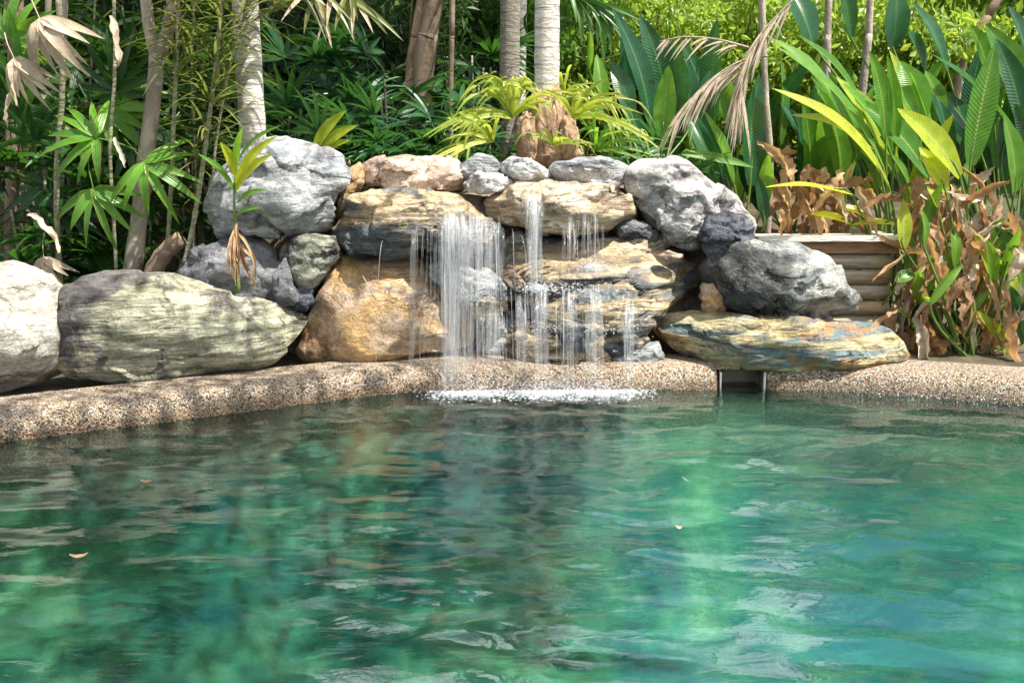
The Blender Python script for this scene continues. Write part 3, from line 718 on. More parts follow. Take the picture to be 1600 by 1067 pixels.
rock('stone_chip', 'upright orange stone chip on the slab beside middle stream', [(791, 418), (799, 416), (818, 440), (822, 450), (803, 450)], 5.33, .03, M['pink_rock'], 4, .6, .6, cuts=4, amp=.003, group=G, cat='stone')

# ------------------------------------------------------------------ skimmer mouth
p0 = on_z(1126, 608); p1 = on_z(1195, 608)
sk = empty('skimmer', ((p0.x + p1.x) / 2, p0.y, -.05), 'pool skimmer mouth with pale upright trims set in the coping', 'skimmer')
for p in (p0, p1):
    mb = MB(); box(mb, (p.x - .0035, p.y + .002, -.03), (p.x + .0035, p.y + .03, .088)); mb.build('trim', M['plastic'], sk, False)
mb = MB(); box(mb, (p0.x + .008, p0.y + .175, -.1), (p1.x - .008, p0.y + .185, .085)); mb.build('back_panel', M['dark_box'], sk, False)
mb = MB(); box(mb, (p0.x - .004, p0.y + .03, -.1), (p0.x + .004, p0.y + .185, .087)); mb.build('side_panel', M['dark_box'], sk, False)
mb = MB(); box(mb, (p1.x - .004, p1.y + .03, -.1), (p1.x + .004, p1.y + .185, .087)); mb.build('side_panel', M['dark_box'], sk, False)

# ------------------------------------------------------------------ log planter behind the right boulders
YP = 5.95
c0_ = at(1130, 500, YP); c1_ = at(1384, 500, YP); ztop = at(1384, 367, YP).z
pl = empty('log_planter', ((c0_.x + c1_.x) / 2, YP + .3, .08), 'raised garden planter of stacked log rails with pale timber cap', 'planter')
x0, x1 = c0_.x, c1_.x
mb = MB(); box(mb, (x0 - .02, YP - .10, ztop - .032), (x1 + .045, YP + .10, ztop)); o = mb.build('cap', M['cap'], pl, False)
mb = MB(); box(mb, (x0 - .02, YP - .06, ztop - .105), (x1 + .03, YP - .03, ztop - .034)); mb.build('fascia', M['fascia'], pl, False)
mb = MB(); box(mb, (x1 - .03, YP + .10, ztop - .032), (x1 + .045, YP + .9, ztop - .003)); mb.build('cap', M['cap'], pl, False)
zc = ztop - .11; i = 0
while zc > .06:
    r = .047; mb = MB()
    pts = [(x0 + (x1 - x0) * t / 8, YP + random.uniform(-.002, .002), zc - r + random.uniform(-.002, .002)) for t in range(9)]
    tube(mb, pts, [r * random.uniform(.96, 1.02) for _ in pts], 14); mb.build('log', M['log'], pl)
    mb = MB(); tube(mb, [(x1 - .06, YP + .05 + .8 * t / 4, zc - r) for t in range(5)], [r * .93] * 5, 12); mb.build('log', M['log'], pl)
    zc -= .0935
tag(pl)

# ------------------------------------------------------------------ falling water
def stream(label, segs, n, r0, name='waterfall_stream', seed=1, sway=.007):
    """segs: list of (px_x0, px_x1, [(py, Y), ...]) strands run through the py/Y stations"""
    rs = random.Random(seed); mb = MB(); veil = MB()
    for (xa, xb, st) in segs:
        for k in range(int(n * 1.35)):
            g_ = rs.gauss(0, .24); px = xa + (xb - xa) * (.5 + g_); top = rs.gauss(0, 7) + abs(g_) * (xb - xa) * .35
            spread = (px - (xa + xb) / 2) * .12
            i0 = 0 if rs.random() < .72 else rs.randrange(0, max(1, len(st) - 2))
            sub = st[i0:]; pts = []
            jit = rs.uniform(-.035, .035); drop = rs.uniform(-6, 6)
            for j, (py, Y) in enumerate(sub):
                t = (j + i0) / (len(st) - 1)
                p = at(px + spread * t, py + (drop + top * .8 if 0 < j < len(sub) - 1 else drop * .3), Y + jit)
                if j == 0 and i0 == 0: p = at(px, py + top, Y + .10)
                p.x += rs.uniform(-sway, sway); pts.append(p)
            if len(pts) < 2: continue
            pts = smooth_path(pts, 14)
            if rs.random() < .38: pts = pts[:rs.randrange(7, 15)]
            isv = rs.random() < .24; rr = r0 * (rs.uniform(2.0, 4.2) if isv else rs.uniform(.15, .55))
            rad = [rr * (.35 + .65 * min(1, (1 - abs(2 * i / (len(pts) - 1) - 1)) * 3)) * rs.uniform(.8, 1.2) for i in range(len(pts))]
            tube(veil if isv else mb, pts, rad, 8 if isv else 5, False, 0)
        for k in range(n):   # loose drops
            px = rs.gauss((xa + xb) / 2, (xb - xa) * .42); t = rs.random()
            j = min(int(t * (len(st) - 1)), len(st) - 2); f = t * (len(st) - 1) - j
            p = at(px, st[j][0] * (1 - f) + st[j + 1][0] * f, st[j][1] * (1 - f) + st[j + 1][1] * f - rs.uniform(0, .06))
            q = p + Vector((0, 0, -rs.uniform(.004, .022))); w = rs.uniform(.0008, .0020)
            tube(mb, [p, (p + q) / 2, q], [w * .3, w, w * .3], 4, False, 0)
    xa, xb, st = segs[0]; ob = empty(name, at((xa + xb) / 2, st[-1][0], st[-1][1]), label, 'waterfall', 'streams of the waterfall')
    mb.build('water_strands', M['fall'], ob); veil.build('water_veil', M['veil'], ob)
    return ob
stream('wide white water stream falling off the left ledge boulder', [(640, 790, [(330, 5.27), (345, 5.17), (375, 5.13), (440, 5.11), (520, 5.09), (606, 5.07)]), (702, 782, [(334, 5.27), (346, 5.17), (375, 5.13), (430, 5.11), (470, 5.10)]), (688, 726, [(340, 5.24), (352, 5.16), (420, 5.12), (520, 5.09), (608, 5.06)])], 60, .0038, seed=2)
stream('thin middle water stream falling off the sunlit tan ledge', [(824, 846, [(300, 5.36), (318, 5.29), (360, 5.25), (410, 5.23), (452, 5.22)])], 42, .0034, seed=3)
stream('faint water trickle right of the thin middle stream', [(912, 940, [(330, 5.32), (345, 5.27), (385, 5.25), (418, 5.24)]), (880, 905, [(345, 5.29), (380, 5.25), (415, 5.24)])], 16, .0028, seed=4)
stream('broken curtain of water falling off the overhanging layered ledge', [(835, 856, [(452, 5.21), (470, 5.15), (520, 5.11), (606, 5.07)]), (876, 905, [(450, 5.21), (468, 5.15), (520, 5.11), (606, 5.07)]), (915, 940, [(450, 5.21), (470, 5.15), (520, 5.12), (600, 5.09)]), (800, 830, [(458, 5.21), (480, 5.15), (530, 5.12), (585, 5.10)])], 26, .0030, seed=5)
stream('thin water threads dropping at the right end of the ledge', [(974, 990, [(470, 5.22), (500, 5.16), (550, 5.12), (604, 5.08)])], 14, .0024, seed=6)
stream('small water trickle beside the brown boulder', [(744, 795, [(478, 5.27), (500, 5.24), (540, 5.22), (566, 5.20)])], 34, .0030, seed=7)

def foam():
    rs = random.Random(8); V, F = ico(1); vs = []; fs = []; n = 0
    F = F.tolist()
    for k in range(12000):
        px = rs.choice([rs.gauss(722, 34), rs.gauss(850, 40), rs.gauss(925, 45), rs.uniform(650, 1030)])
        if not 645 < px < 1035 or rs.random() < (abs(px - 845) / 200) ** 4: continue
        up = abs(rs.gauss(0, 4)) if rs.random() < .4 else 0
        p = on_z(px, 606 + min(30, abs(rs.gauss(0, 8))))
        r = rs.uniform(.0012, .006) * (0.5 if up else 1)
        q = V * np.array([r * 1.8, r * 1.3, r * (.8 if not up else 1.0)]) + np.array([p.x, p.y, .004 + up * .009])
        vs.append(q); fs.extend([[a + n for a in t] for t in F]); n += len(V)
    me = tri_mesh('splash_foam', np.concatenate(vs), np.array(fs)); return link('splash_foam', me, M['foam'])
tag(foam(), 'white splash foam where the falling water meets the pool', 'foam', kind='stuff')
def ledge_foam():
    rs = random.Random(18); V, F = ico(1); F = F.tolist(); vs = []; fs = []; n = 0
    for k in range(2600):
        px, py = rs.choice([(rs.gauss(840, 14), rs.gauss(450, 5)), (rs.gauss(900, 38), rs.gauss(452, 6)), (rs.gauss(930, 12), rs.gauss(418, 5)), (rs.gauss(735, 18), rs.gauss(462, 8)), (rs.gauss(900, 45), rs.gauss(512, 5))])
        p = at(px, py, rs.uniform(5.18, 5.25)); r = rs.uniform(.0008, .0035)
        vs.append(V * np.array([r * 1.5, r, r]) + np.array(p)); fs.extend([[a + n for a in t] for t in F]); n += len(V)
    return link('ledge_spray', tri_mesh('ledge_spray', np.concatenate(vs), np.array(fs)), M['foam'])
tag(ledge_foam(), 'fine white spray where water strikes the middle ledges', 'spray', kind='stuff')

# ------------------------------------------------------------------ leaf geometry
PROF = {
    'paddle': lambda t: max(.04, math.sin(math.pi * min(1, t * .93 + .05)) ** .62 * (1 if t < .6 else 1 - .35 * (t - .6) / .4)) if t < .995 else .02,
    'blade': lambda t: max(.03, min(1, t * 5 + .25) * (1 - max(0, t - .45) / .55) ** .7),
    'strip': lambda t: max(.05, min(1, t * 6 + .35) * min(1, (1 - t) * 4 + .2)),
}
def leaf_grid(mb, center, side, normal, L, W, prof='paddle', nl=10, nc=2, fold=.25, wave=0.0, rs=random, tear=0.0):
    tw = rs.uniform(-1.1, 1.1) if tear else 0.0
    """center/side/normal: functions of t in world space; W half width"""
    f = PROF[prof]; vs = []; uv = []; fs = []; cols = 2 * nc + 1; ph = rs.random() * 6
    for i in range(nl + 1):
        t = i / nl; c = center(t); s = side(t); n = normal(t); w = W * f(t)
        if tw: s, n = s * math.cos(tw * t) + n * math.sin(tw * t), n * math.cos(tw * t) - s * math.sin(tw * t); c = c + (s * rs.uniform(-.22, .22) + n * rs.uniform(-.22, .22)) * W
        if tear and 0 < i < nl: w *= 1 - tear * rs.random()
        for k in range(cols):
            u = (k - nc) / nc
            z = fold * abs(u) ** 1.2 * w + wave * W * math.sin(ph + t * 14 + (1.5 if u > 0 else 0)) * abs(u)
            if tear: z += rs.uniform(-.13, .13) * W
            vs.append(c + s * (u * w) + n * z); uv.append((.5 + u * .5, t))
    for i in range(nl):
        for k in range(cols - 1):
            a = i * cols + k; fs.append((a, a + 1, a + cols + 1, a + cols))
    mb.add(vs, fs, uv)
CAMV = Vector((0, 0, CAM_H))
def place_leaf(mb, B, T, W, bow=.1, roll=0, fold=.25, prof='paddle', nl=10, wave=0.0, rs=random, tear=0.0):
    """leaf from base B to tip T; face turned to the viewer side and upwards, then rolled about its own axis"""
    B = Vector(B); T = Vector(T); X = (T - B); L = X.length; X = X / L
    up = Vector((0, -.75, .65)); N = (up - X * up.dot(X))
    N = N.normalized() if N.length > .05 else X.orthogonal().normalized()
    N = Quaternion(X, R(roll)) @ N; S = N.cross(X).normalized()
    bowv = (Vector((0, 0, 1)) - X * X.z); bowv = bowv if bowv.length > .02 else N
    bowv = (bowv.normalized() * .7 + N * .3)
    cen = lambda t: B + X * (L * t) + bowv * (bow * L * math.sin(math.pi * t))
    leaf_grid(mb, cen, lambda t: S, lambda t: N, L, W, prof, nl, 2, fold, wave, rs, tear)

def leaf_px(b, t, w, Y, Yt=None, bow=.08, roll=0, fold=.3, prof='paddle', wave=.03, parent=None, mat=None, stem_to=None, rs=random, name='leaf', tear=0.0):
    B = at(*b, Y); T = at(*t, Yt if Yt is not None else Y)
    mb = MB(); place_leaf(mb, B, T, w * .5 / ppm(Y), bow, roll, fold, prof, 12, wave, rs, tear)
    o = mb.build(name, mat, parent)
    if stem_to is not None:
        E = Vector(stem_to); mb = MB(); d = (T - B).normalized()
        mid = E * .45 + B * .55 - Vector((d.x * .08, d.y * .08, 0)) 
        tube(mb, smooth_path([E, mid, B, B + (T - B) * .25 + Vector((0, 0, bow * (T - B).length * .7))], 9), [.010 - .0006 * i for i in range(10)], 6)
        mb.build('stem', M['stem_green'], parent)
    return o

# ------------------------------------------------------------------ fan palms (shared leaf meshes)
def fan_mesh(name, n, L, W, a0, a1, droop, seed, mat, prof='blade', fold=.35, petiole=.25):
    rs = random.Random(seed); mb = MB()
    for i in range(n):
        a = R(a0 + (a1 - a0) * (i + .5) / n + rs.uniform(-4, 4)); l = L * rs.uniform(.82, 1.08) * (1 - .18 * abs((i + .5) / n * 2 - 1))
        d = Vector((math.cos(a), math.sin(a), 0)); dr = droop * rs.uniform(.7, 1.4); lift = rs.uniform(.0, .25)
        S0 = Vector((-math.sin(a), math.cos(a), 0)); tw = rs.uniform(-.5, .5)
        cen = lambda t, d=d, l=l, dr=dr, lift=lift: d * (l * t * (1 - .12 * dr * t)) + Vector((0, 0, l * (lift * t - dr * t ** 2.2 * .6)))
        S = (S0 + Vector((0, 0, tw))).normalized()
        leaf_grid(mb, cen, lambda t, S=S: S, lambda t: Vector((0, 0, 1)), l, W * rs.uniform(.8, 1.15), prof, 6, 1, fold, 0.03, rs)
    if petiole:
        tube(mb, [(-petiole, 0, -petiole * .35), (-petiole * .5, 0, -petiole * .08), (.01, 0, 0)], [.0045, .004, .003], 4, False)
    me = mb.mesh(name); me.materials.append(mat); return me
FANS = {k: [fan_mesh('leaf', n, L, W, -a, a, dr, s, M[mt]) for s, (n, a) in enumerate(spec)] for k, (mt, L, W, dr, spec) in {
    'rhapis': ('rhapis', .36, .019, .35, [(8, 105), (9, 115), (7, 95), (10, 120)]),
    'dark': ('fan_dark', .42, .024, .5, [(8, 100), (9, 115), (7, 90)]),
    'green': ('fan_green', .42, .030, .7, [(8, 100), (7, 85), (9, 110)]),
    'dead': ('dead_pale', .36, .030, 1.1, [(8, 60), (7, 50)]),
}.items()}
for me in FANS['dead']: pass

def fan_plant(name, label, loc, kind, n, h0, h1, spread, canes=5, seed=0, cat='palm', group=None, scale=(.8, 1.15), dead=0, front=.0):
    rs = random.Random(seed); root = empty(name, loc, label, cat, group); loc = Vector(loc)
    tops = []
    for c in range(canes):
        a = rs.uniform(0, 6.283); r = rs.uniform(.02, spread * .45); h = rs.uniform(h0 + (h1 - h0) * .4, h1)
        b = loc + Vector((r * math.cos(a), r * math.sin(a) * .7, -.03)); tp = b + Vector((rs.uniform(-.12, .12), rs.uniform(-.12, .12), h))
        mb = MB(); te = b.lerp(tp, .78); path = smooth_path([b, (b + te) / 2 + Vector((rs.uniform(-.04, .04), 0, 0)), te], 8)
        tube(mb, path, [.013 - .0006 * i for i in range(9)], 6); mb.build('stem', M['cane_bark'], root); tops.append((b, tp))
    for k in range(n):
        b, tp = tops[k % canes]; t = (h0 / h1) + (1 - h0 / h1) * ((k + rs.random()) / n)
        p = b.lerp(tp, min(1, t)); a = rs.uniform(-math.pi, math.pi)
        if rs.random() < front: a = -math.pi / 2 + rs.gauss(0, .8)
        pit = rs.uniform(-.9, .35) * (1.1 - t)
        if t > .85: pit = -rs.uniform(.4, 1.2)
        sc = rs.uniform(*scale)
        isdead = k < dead
        o = link('dead_leaf' if isdead else 'leaf', rs.choice(FANS['dead' if isdead else kind]), None, root)
        rot = Euler((rs.uniform(-.5, .5), (pit if not isdead else .9), a)).to_matrix().to_4x4()
        dirv = Vector((math.cos(a), math.sin(a), -math.sin(pit))) * rs.uniform(.15, spread)
        o.matrix_local = Matrix.Translation(p - loc + dirv) @ rot @ Matrix.Scale(sc, 4)
    return root

def fan_px(hub, Y, ang, L, n, kind, parent, tilt=60, seed=0, name='leaf', half=None):
    """one fan leaf whose plane faces the viewer; ang = direction of the middle segment in the picture plane, degrees (0 right, 90 up)"""
    o = link(name, FANS[kind][n % len(FANS[kind])], None, parent)
    base = {'rhapis': .36, 'dark': .42, 'green': .42, 'dead': .36}[kind]
    sc = L / ppm(Y) / base
    a = R(ang); X = Vector((math.cos(a), -.25, math.sin(a))).normalized()
    N = Vector((0, -math.sin(R(tilt)), math.cos(R(tilt)))); N = (N - X * N.dot(X)).normalized(); Yv = N.cross(X)
    m = Matrix((X, Yv, N)).transposed().to_4x4()
    o.matrix_local = Matrix.Translation(at(*hub, Y) - world_origin(parent)) @ m @ Matrix.Scale(sc, 4)
    return o

# ------------------------------------------------------------------ leafy crowns for trees and shrubs
def crown_mesh(name, mat, clumps, per, leaf, seed, squash=.8, nar=.45):
    rs = np.random.default_rng(seed); n = clumps * per
    d = rs.normal(size=(clumps, 3)); d /= np.linalg.norm(d, axis=1)[:, None]
    cc = d * (rs.random(clumps) ** .45)[:, None] * np.array([1, 1, squash]); cr = rs.uniform(.14, .34, clumps)
    c = np.repeat(cc, per, 0); e = rs.normal(size=(n, 3)); e /= np.linalg.norm(e, axis=1)[:, None]
    p = c + e * (np.repeat(cr, per) * rs.random(n) ** .5)[:, None] * np.array([1, 1, .75])
    ax = e * .6 + rs.normal(size=(n, 3)) * .6 + np.array([0, 0, -.25]); ax /= np.linalg.norm(ax, axis=1)[:, None]
    sd = np.cross(ax, rs.normal(size=(n, 3))); sd /= np.linalg.norm(sd, axis=1)[:, None] + 1e-9
    nn = np.cross(ax, sd); l = leaf * rs.uniform(.6, 1.3, n)[:, None]
    v = np.stack([p, p + ax * l * .5 + sd * l * nar * .5 + nn * l * .08, p + ax * l, p + ax * l * .5 - sd * l * nar * .5 + nn * l * .08], 1).reshape(-1, 3)
    i = np.arange(n)[:, None] * 4; f = np.concatenate([i + np.array([[0, 1, 2]]), i + np.array([[0, 2, 3]])], 1).reshape(-1, 3)
    me = tri_mesh(name, v, f); me.polygons.foreach_set('use_smooth', np.zeros(len(f), dtype=bool)); me.materials.append(mat)
    return me
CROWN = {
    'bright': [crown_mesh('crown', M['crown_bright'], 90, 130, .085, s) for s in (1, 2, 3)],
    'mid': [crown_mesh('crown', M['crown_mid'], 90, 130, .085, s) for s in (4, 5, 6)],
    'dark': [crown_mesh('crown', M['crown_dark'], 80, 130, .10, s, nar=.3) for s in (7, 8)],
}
def tree(name, label, x, y, top, rx, rz, kind, var=0, group=None, trunk_r=.09, cat='tree', bark='brown_bark', lean=(0, 0)):
    gz = ground_z(x, y); root = empty(name, (x, y, gz - .05), label, cat, group)
    cz = top - rz; mb = MB(); b = Vector((x, y, gz - .05)); c = Vector((x + lean[0], y + lean[1], cz))
    path = smooth_path([b, b.lerp(c, .5) + Vector((random.uniform(-.15, .15), random.uniform(-.15, .15), 0)), c + Vector((0, 0, rz * .3))], 10)
    tube(mb, path, [trunk_r * (1.15 - .08 * i) for i in range(11)], 8)
    for k in range(5):
        a = random.uniform(0, 6.283); s = path[4 + k]; e = c + Vector((math.cos(a) * rx * .6, math.sin(a) * rx * .6, random.uniform(-.2, .5) * rz))
        tube(mb, smooth_path([s, s.lerp(e, .5) + Vector((0, 0, -.1)), e], 5), [trunk_r * .5 * (1 - .16 * i) for i in range(6)], 5)
    mb.build('trunk', M[bark], root)
    o = link('crown', CROWN[kind][var % len(CROWN[kind])], None, root)
    o.location = c - root.location; o.scale = (rx, rx, rz); o.rotation_euler = (0, 0, random.uniform(0, 6.28))
    return root
def shrub(label, x, y, h, rx, kind, var=0, group=None):
    gz = ground_z(x, y); root = empty('shrub', (x, y, gz - .04), label, 'shrub', group)
    mb = MB(); b = root.location
    for k in range(5):
        a = k * 1.26; e = Vector((x + math.cos(a) * rx * .6, y + math.sin(a) * rx * .6, gz + h * .75))
        tube(mb, smooth_path([b, b.lerp(e, .5) + Vector((0, 0, .1)), e], 5), [.02 * (1 - .14 * i) for i in range(6)], 5)
    mb.build('stem', M['brown_bark'], root)
    o = link('foliage', CROWN[kind][var % len(CROWN[kind])], None, root)
    o.location = (0, 0, h * .52); o.scale = (rx, rx, h * .62); o.rotation_euler = (0, 0, random.uniform(0, 6.28))
    return root

# ------------------------------------------------------------------ far trees
GT = 'sunlit trees far behind the garden'
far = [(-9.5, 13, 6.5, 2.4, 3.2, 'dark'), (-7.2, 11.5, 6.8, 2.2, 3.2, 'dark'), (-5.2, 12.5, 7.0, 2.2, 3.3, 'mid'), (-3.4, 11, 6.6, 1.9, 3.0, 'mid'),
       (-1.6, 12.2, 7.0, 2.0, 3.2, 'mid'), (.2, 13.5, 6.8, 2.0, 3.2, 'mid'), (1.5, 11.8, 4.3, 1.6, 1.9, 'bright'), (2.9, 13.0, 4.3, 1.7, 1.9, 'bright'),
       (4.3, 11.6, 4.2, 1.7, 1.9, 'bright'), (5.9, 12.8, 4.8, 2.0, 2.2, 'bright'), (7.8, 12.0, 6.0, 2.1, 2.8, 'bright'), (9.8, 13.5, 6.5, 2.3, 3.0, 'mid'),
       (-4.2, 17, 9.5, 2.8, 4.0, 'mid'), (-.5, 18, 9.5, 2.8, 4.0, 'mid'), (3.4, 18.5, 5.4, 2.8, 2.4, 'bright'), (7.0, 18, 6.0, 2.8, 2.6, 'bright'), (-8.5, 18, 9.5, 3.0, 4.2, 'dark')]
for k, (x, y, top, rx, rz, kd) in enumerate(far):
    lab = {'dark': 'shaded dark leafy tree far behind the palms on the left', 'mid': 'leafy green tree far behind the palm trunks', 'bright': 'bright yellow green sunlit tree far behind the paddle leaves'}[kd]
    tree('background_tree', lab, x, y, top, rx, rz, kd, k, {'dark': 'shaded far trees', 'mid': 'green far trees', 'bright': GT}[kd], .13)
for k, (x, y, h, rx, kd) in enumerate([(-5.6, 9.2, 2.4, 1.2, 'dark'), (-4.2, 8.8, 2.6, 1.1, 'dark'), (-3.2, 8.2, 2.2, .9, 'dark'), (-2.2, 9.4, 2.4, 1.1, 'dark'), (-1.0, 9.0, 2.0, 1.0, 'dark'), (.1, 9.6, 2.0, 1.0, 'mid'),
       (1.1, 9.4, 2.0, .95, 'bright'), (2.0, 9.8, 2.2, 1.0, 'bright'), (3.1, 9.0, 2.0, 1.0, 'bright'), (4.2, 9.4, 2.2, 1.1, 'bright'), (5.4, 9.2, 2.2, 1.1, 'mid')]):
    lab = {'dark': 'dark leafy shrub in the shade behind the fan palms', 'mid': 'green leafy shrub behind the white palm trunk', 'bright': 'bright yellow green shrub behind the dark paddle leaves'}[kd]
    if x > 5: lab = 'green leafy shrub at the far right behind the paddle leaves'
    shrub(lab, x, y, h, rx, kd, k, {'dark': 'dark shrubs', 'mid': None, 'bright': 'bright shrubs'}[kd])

# unseen trees, added so their crowns over the pool dapple the light
CROWN['canopy'] = [crown_mesh('crown', M['crown_mid'], 58, 85, .075, s, .35) for s in (31, 32)]
for k, (x, y, cx, cy_, cz, s) in enumerate([(5.4, 2.2, 1.7, 2.2, 5.2, 1.9), (-4.6, 1.6, -1.1, 2.9, 4.6, 1.1), (5.0, -1.5, 2.3, .1, 5.6, 1.8)]):
    lab = ['unseen leafy shade tree added over the pool from the right', 'unseen leafy shade tree added over the pool from the left', 'unseen leafy shade tree added over the near pool edge', 'small unseen shade tree added past the right end of the pool'][k]
    root = empty('unseen_shade_tree', (x, y, .05), lab, 'tree'); mb = MB(); b = Vector((x, y, .05)); c = Vector((cx, cy_, cz))
    path = smooth_path([b, b + Vector((0, 0, 2.6)), b.lerp(c, .5) + Vector((0, 0, 1.2)), c], 16); tube(mb, path, [.14 - .006 * i for i in range(17)], 10)
    for j in range(7):
        a = j * .9; e = c + Vector((math.cos(a) * s * .75, math.sin(a) * s * .75, random.uniform(-.3, .4))); q = path[10 + j % 6]
        tube(mb, smooth_path([q, q.lerp(e, .5) + Vector((0, 0, .2)), e], 6), [.035 - .004 * i for i in range(7)], 6)
    mb.build('trunk', M['brown_bark'], root)
    o = link('crown', CROWN['canopy'][k % 2], None, root); o.location = c - b; o.scale = (s, s, s * .7)

# ------------------------------------------------------------------ palms with straight trunks
def frond_mesh(name, L, n, ll, droop, mat, seed, w=.012, updir=.5):
    rs = random.Random(seed); mb = MB()
    rach = lambda t: Vector((L * t * (1 - .15 * t), 0, L * (updir * t - droop * t * t)))
    tube(mb, [rach(i / 10) for i in range(11)], [.012 * (1 - .085 * i) for i in range(11)], 5, False)
    for i in range(n):
        t = .12 + .88 * i / (n - 1); p = rach(t); l = ll * (.55 + .45 * math.sin(math.pi * min(1, t * 1.05))) * rs.uniform(.85, 1.1)
        for s in (-1, 1):
            d = Vector((.55, s * .85, .12)).normalized(); q = lambda u, p=p, d=d, l=l: p + d * (l * u) + Vector((0, 0, -l * .45 * u * u))
            leaf_grid(mb, q, lambda u: Vector((.85, -s * .5, .2)).normalized(), lambda u: Vector((0, 0, 1)), l, w, 'blade', 3, 1, .3, 0, rs)
    me = mb.mesh(name); me.materials.append(mat); return me
FROND = [frond_mesh('frond', 2.0, 44, .55, .75, M['frond'], s) for s in (1, 2)]
def palm(label, px, pyb, Y, wpx, height, bark, n=12, seed=0, base=None, name='palm_tree', crown=True, lean=0.0):
    rs = random.Random(seed); b = at(px, pyb, Y); gz = min(b.z, ground_z(b.x, b.y)) - .05
    root = empty(name, (b.x, b.y, gz), label, 'palm tree'); r = wpx * .5 / ppm(Y)
    mb = MB(); N = 70; pts = []; rad = []
    for i in range(N + 1):
        t = i / N; z = gz + (height - gz) * t
        pts.append((b.x + lean * (z - gz) + .01 * math.sin(z * 1.3 + seed), b.y, z)); rad.append(r * (1.0 - .12 * t) * (1 + (.035 if i % 2 else 0) + rs.uniform(-.012, .012)))
    tube(mb, pts, rad, 20); mb.build('trunk', M[bark], root)
    if crown:
        tp = Vector(pts[-1]) - root.location
        for k in range(n):
            o = link('frond', FROND[k % 2], None, root)
            o.matrix_local = Matrix.Translation(tp + Vector((0, 0, -.02 * k))) @ Euler((rs.uniform(-.2, .2), rs.uniform(-.35, .35), k * 2.4 + rs.uniform(-.2, .2))).to_matrix().to_4x4() @ Matrix.Scale(rs.uniform(.85, 1.1), 4)
    return root
palm('white ringed palm trunk rising behind the large light grey boulder', 395, 235, 6.15, 40, 7.4, 'palm_bark', 11, 1)
main_palm = palm('white palm trunk at the centre with a swollen fern covered base', 856, 240, 6.35, 38, 7.8, 'palm_bark', 11, 2)
palm('thinner grey palm trunk left of the central white palm', 798, 240, 7.4, 30, 8.2, 'palm_bark_dark', 10, 3)
palm('slim white trunk just behind the thinner grey palm', 812, 200, 8.6, 18, 8.4, 'palm_bark', 9, 4)
def bare_trunk(label, pts_px, Y, w0, w1, bark, name='tree_trunk', ext=6.0):
    pts = [at(a, b, Y) for a, b in pts_px]; g = pts[0].copy(); g.z = min(ground_z(g.x, g.y), g.z) - .05
    d = (pts[-1] - pts[-2]).normalized(); pts = [g] + pts + [pts[-1] + d * ext * .5, pts[-1] + d * ext]
    root = empty(name, g, label, 'tree'); mb = MB(); P = smooth_path(pts, 26); n = len(P)
    tube(mb, P, [(w0 + (w1 - w0) * i / n) * .5 / ppm(Y) * random.uniform(.95, 1.05) for i in range(n)], 12); mb.build('trunk', M[bark], root)
    o = link('crown', CROWN['mid'][0], None, root); o.location = Vector(P[-1]) - g; o.scale = (.75, .75, .5)
    return root
bare_trunk('brown leaning tree trunk behind the dark fan palm clump', [(660, 150), (668, 60), (680, -10)], 7.6, 34, 28, 'brown_bark')
bare_trunk('reddish brown slanted trunk left of the leaning brown trunk', [(640, 130), (648, 60), (660, -10)], 7.9, 14, 12, 'boot_bark')
bare_trunk('thin dark pole trunk between the brown trunk and grey palm', [(704, 160), (706, 60), (707, -10)], 7.2, 8, 8, 'brown_bark')
bare_trunk('pale slim stem in front of the bright trees right of centre', [(1203, 262), (1196, 150), (1190, -10)], 6.9, 11, 9, 'grey_bark')
bare_trunk('pale upright stem among the paddle leaves on the right', [(1345, 170), (1357, 60), (1360, -10)], 7.8, 12, 10, 'grey_bark')
bare_trunk('slim pale stem nearest the left side of the right leaf mass', [(1290, 150), (1293, 60), (1295, -10)], 8.0, 12, 10, 'grey_bark')
bare_trunk('dark leaning branch at the top right corner', [(1500, 110), (1540, 30), (1572, -20)], 8.2, 16, 12, 'brown_bark')

# swollen base of the central palm: old leaf bases
def bump_base():
    for k, (px, py, w, h, lab) in enumerate([(824, 220, 26, 70, 0), (888, 222, 24, 64, 0), (850, 205, 34, 100, 0), (858, 243, 70, 36, 0), (868, 190, 22, 90, 0), (838, 180, 18, 60, 0), (878, 200, 16, 60, 0)]):
        V, F = ico(4); Y = 6.22 + .02 * k
        c = at(px, py, Y); rx = w * .62 / ppm(Y); rz = h * .55 / ppm(Y)
        v = V * np.array([rx, .09, rz]); u = V * 3 + k * 9.1
        v = v * (1 + .30 * fbm(u * .9, 3)[:, None] + .22 * fbm(u * np.array([4.5, 4.5, .5]), 4, .6, True)[:, None])
        me = tri_mesh('leaf_base', v, F); o = link('leaf_base', me, M['boot_bark'], main_palm); o.location = c - main_palm.location
bump_base()

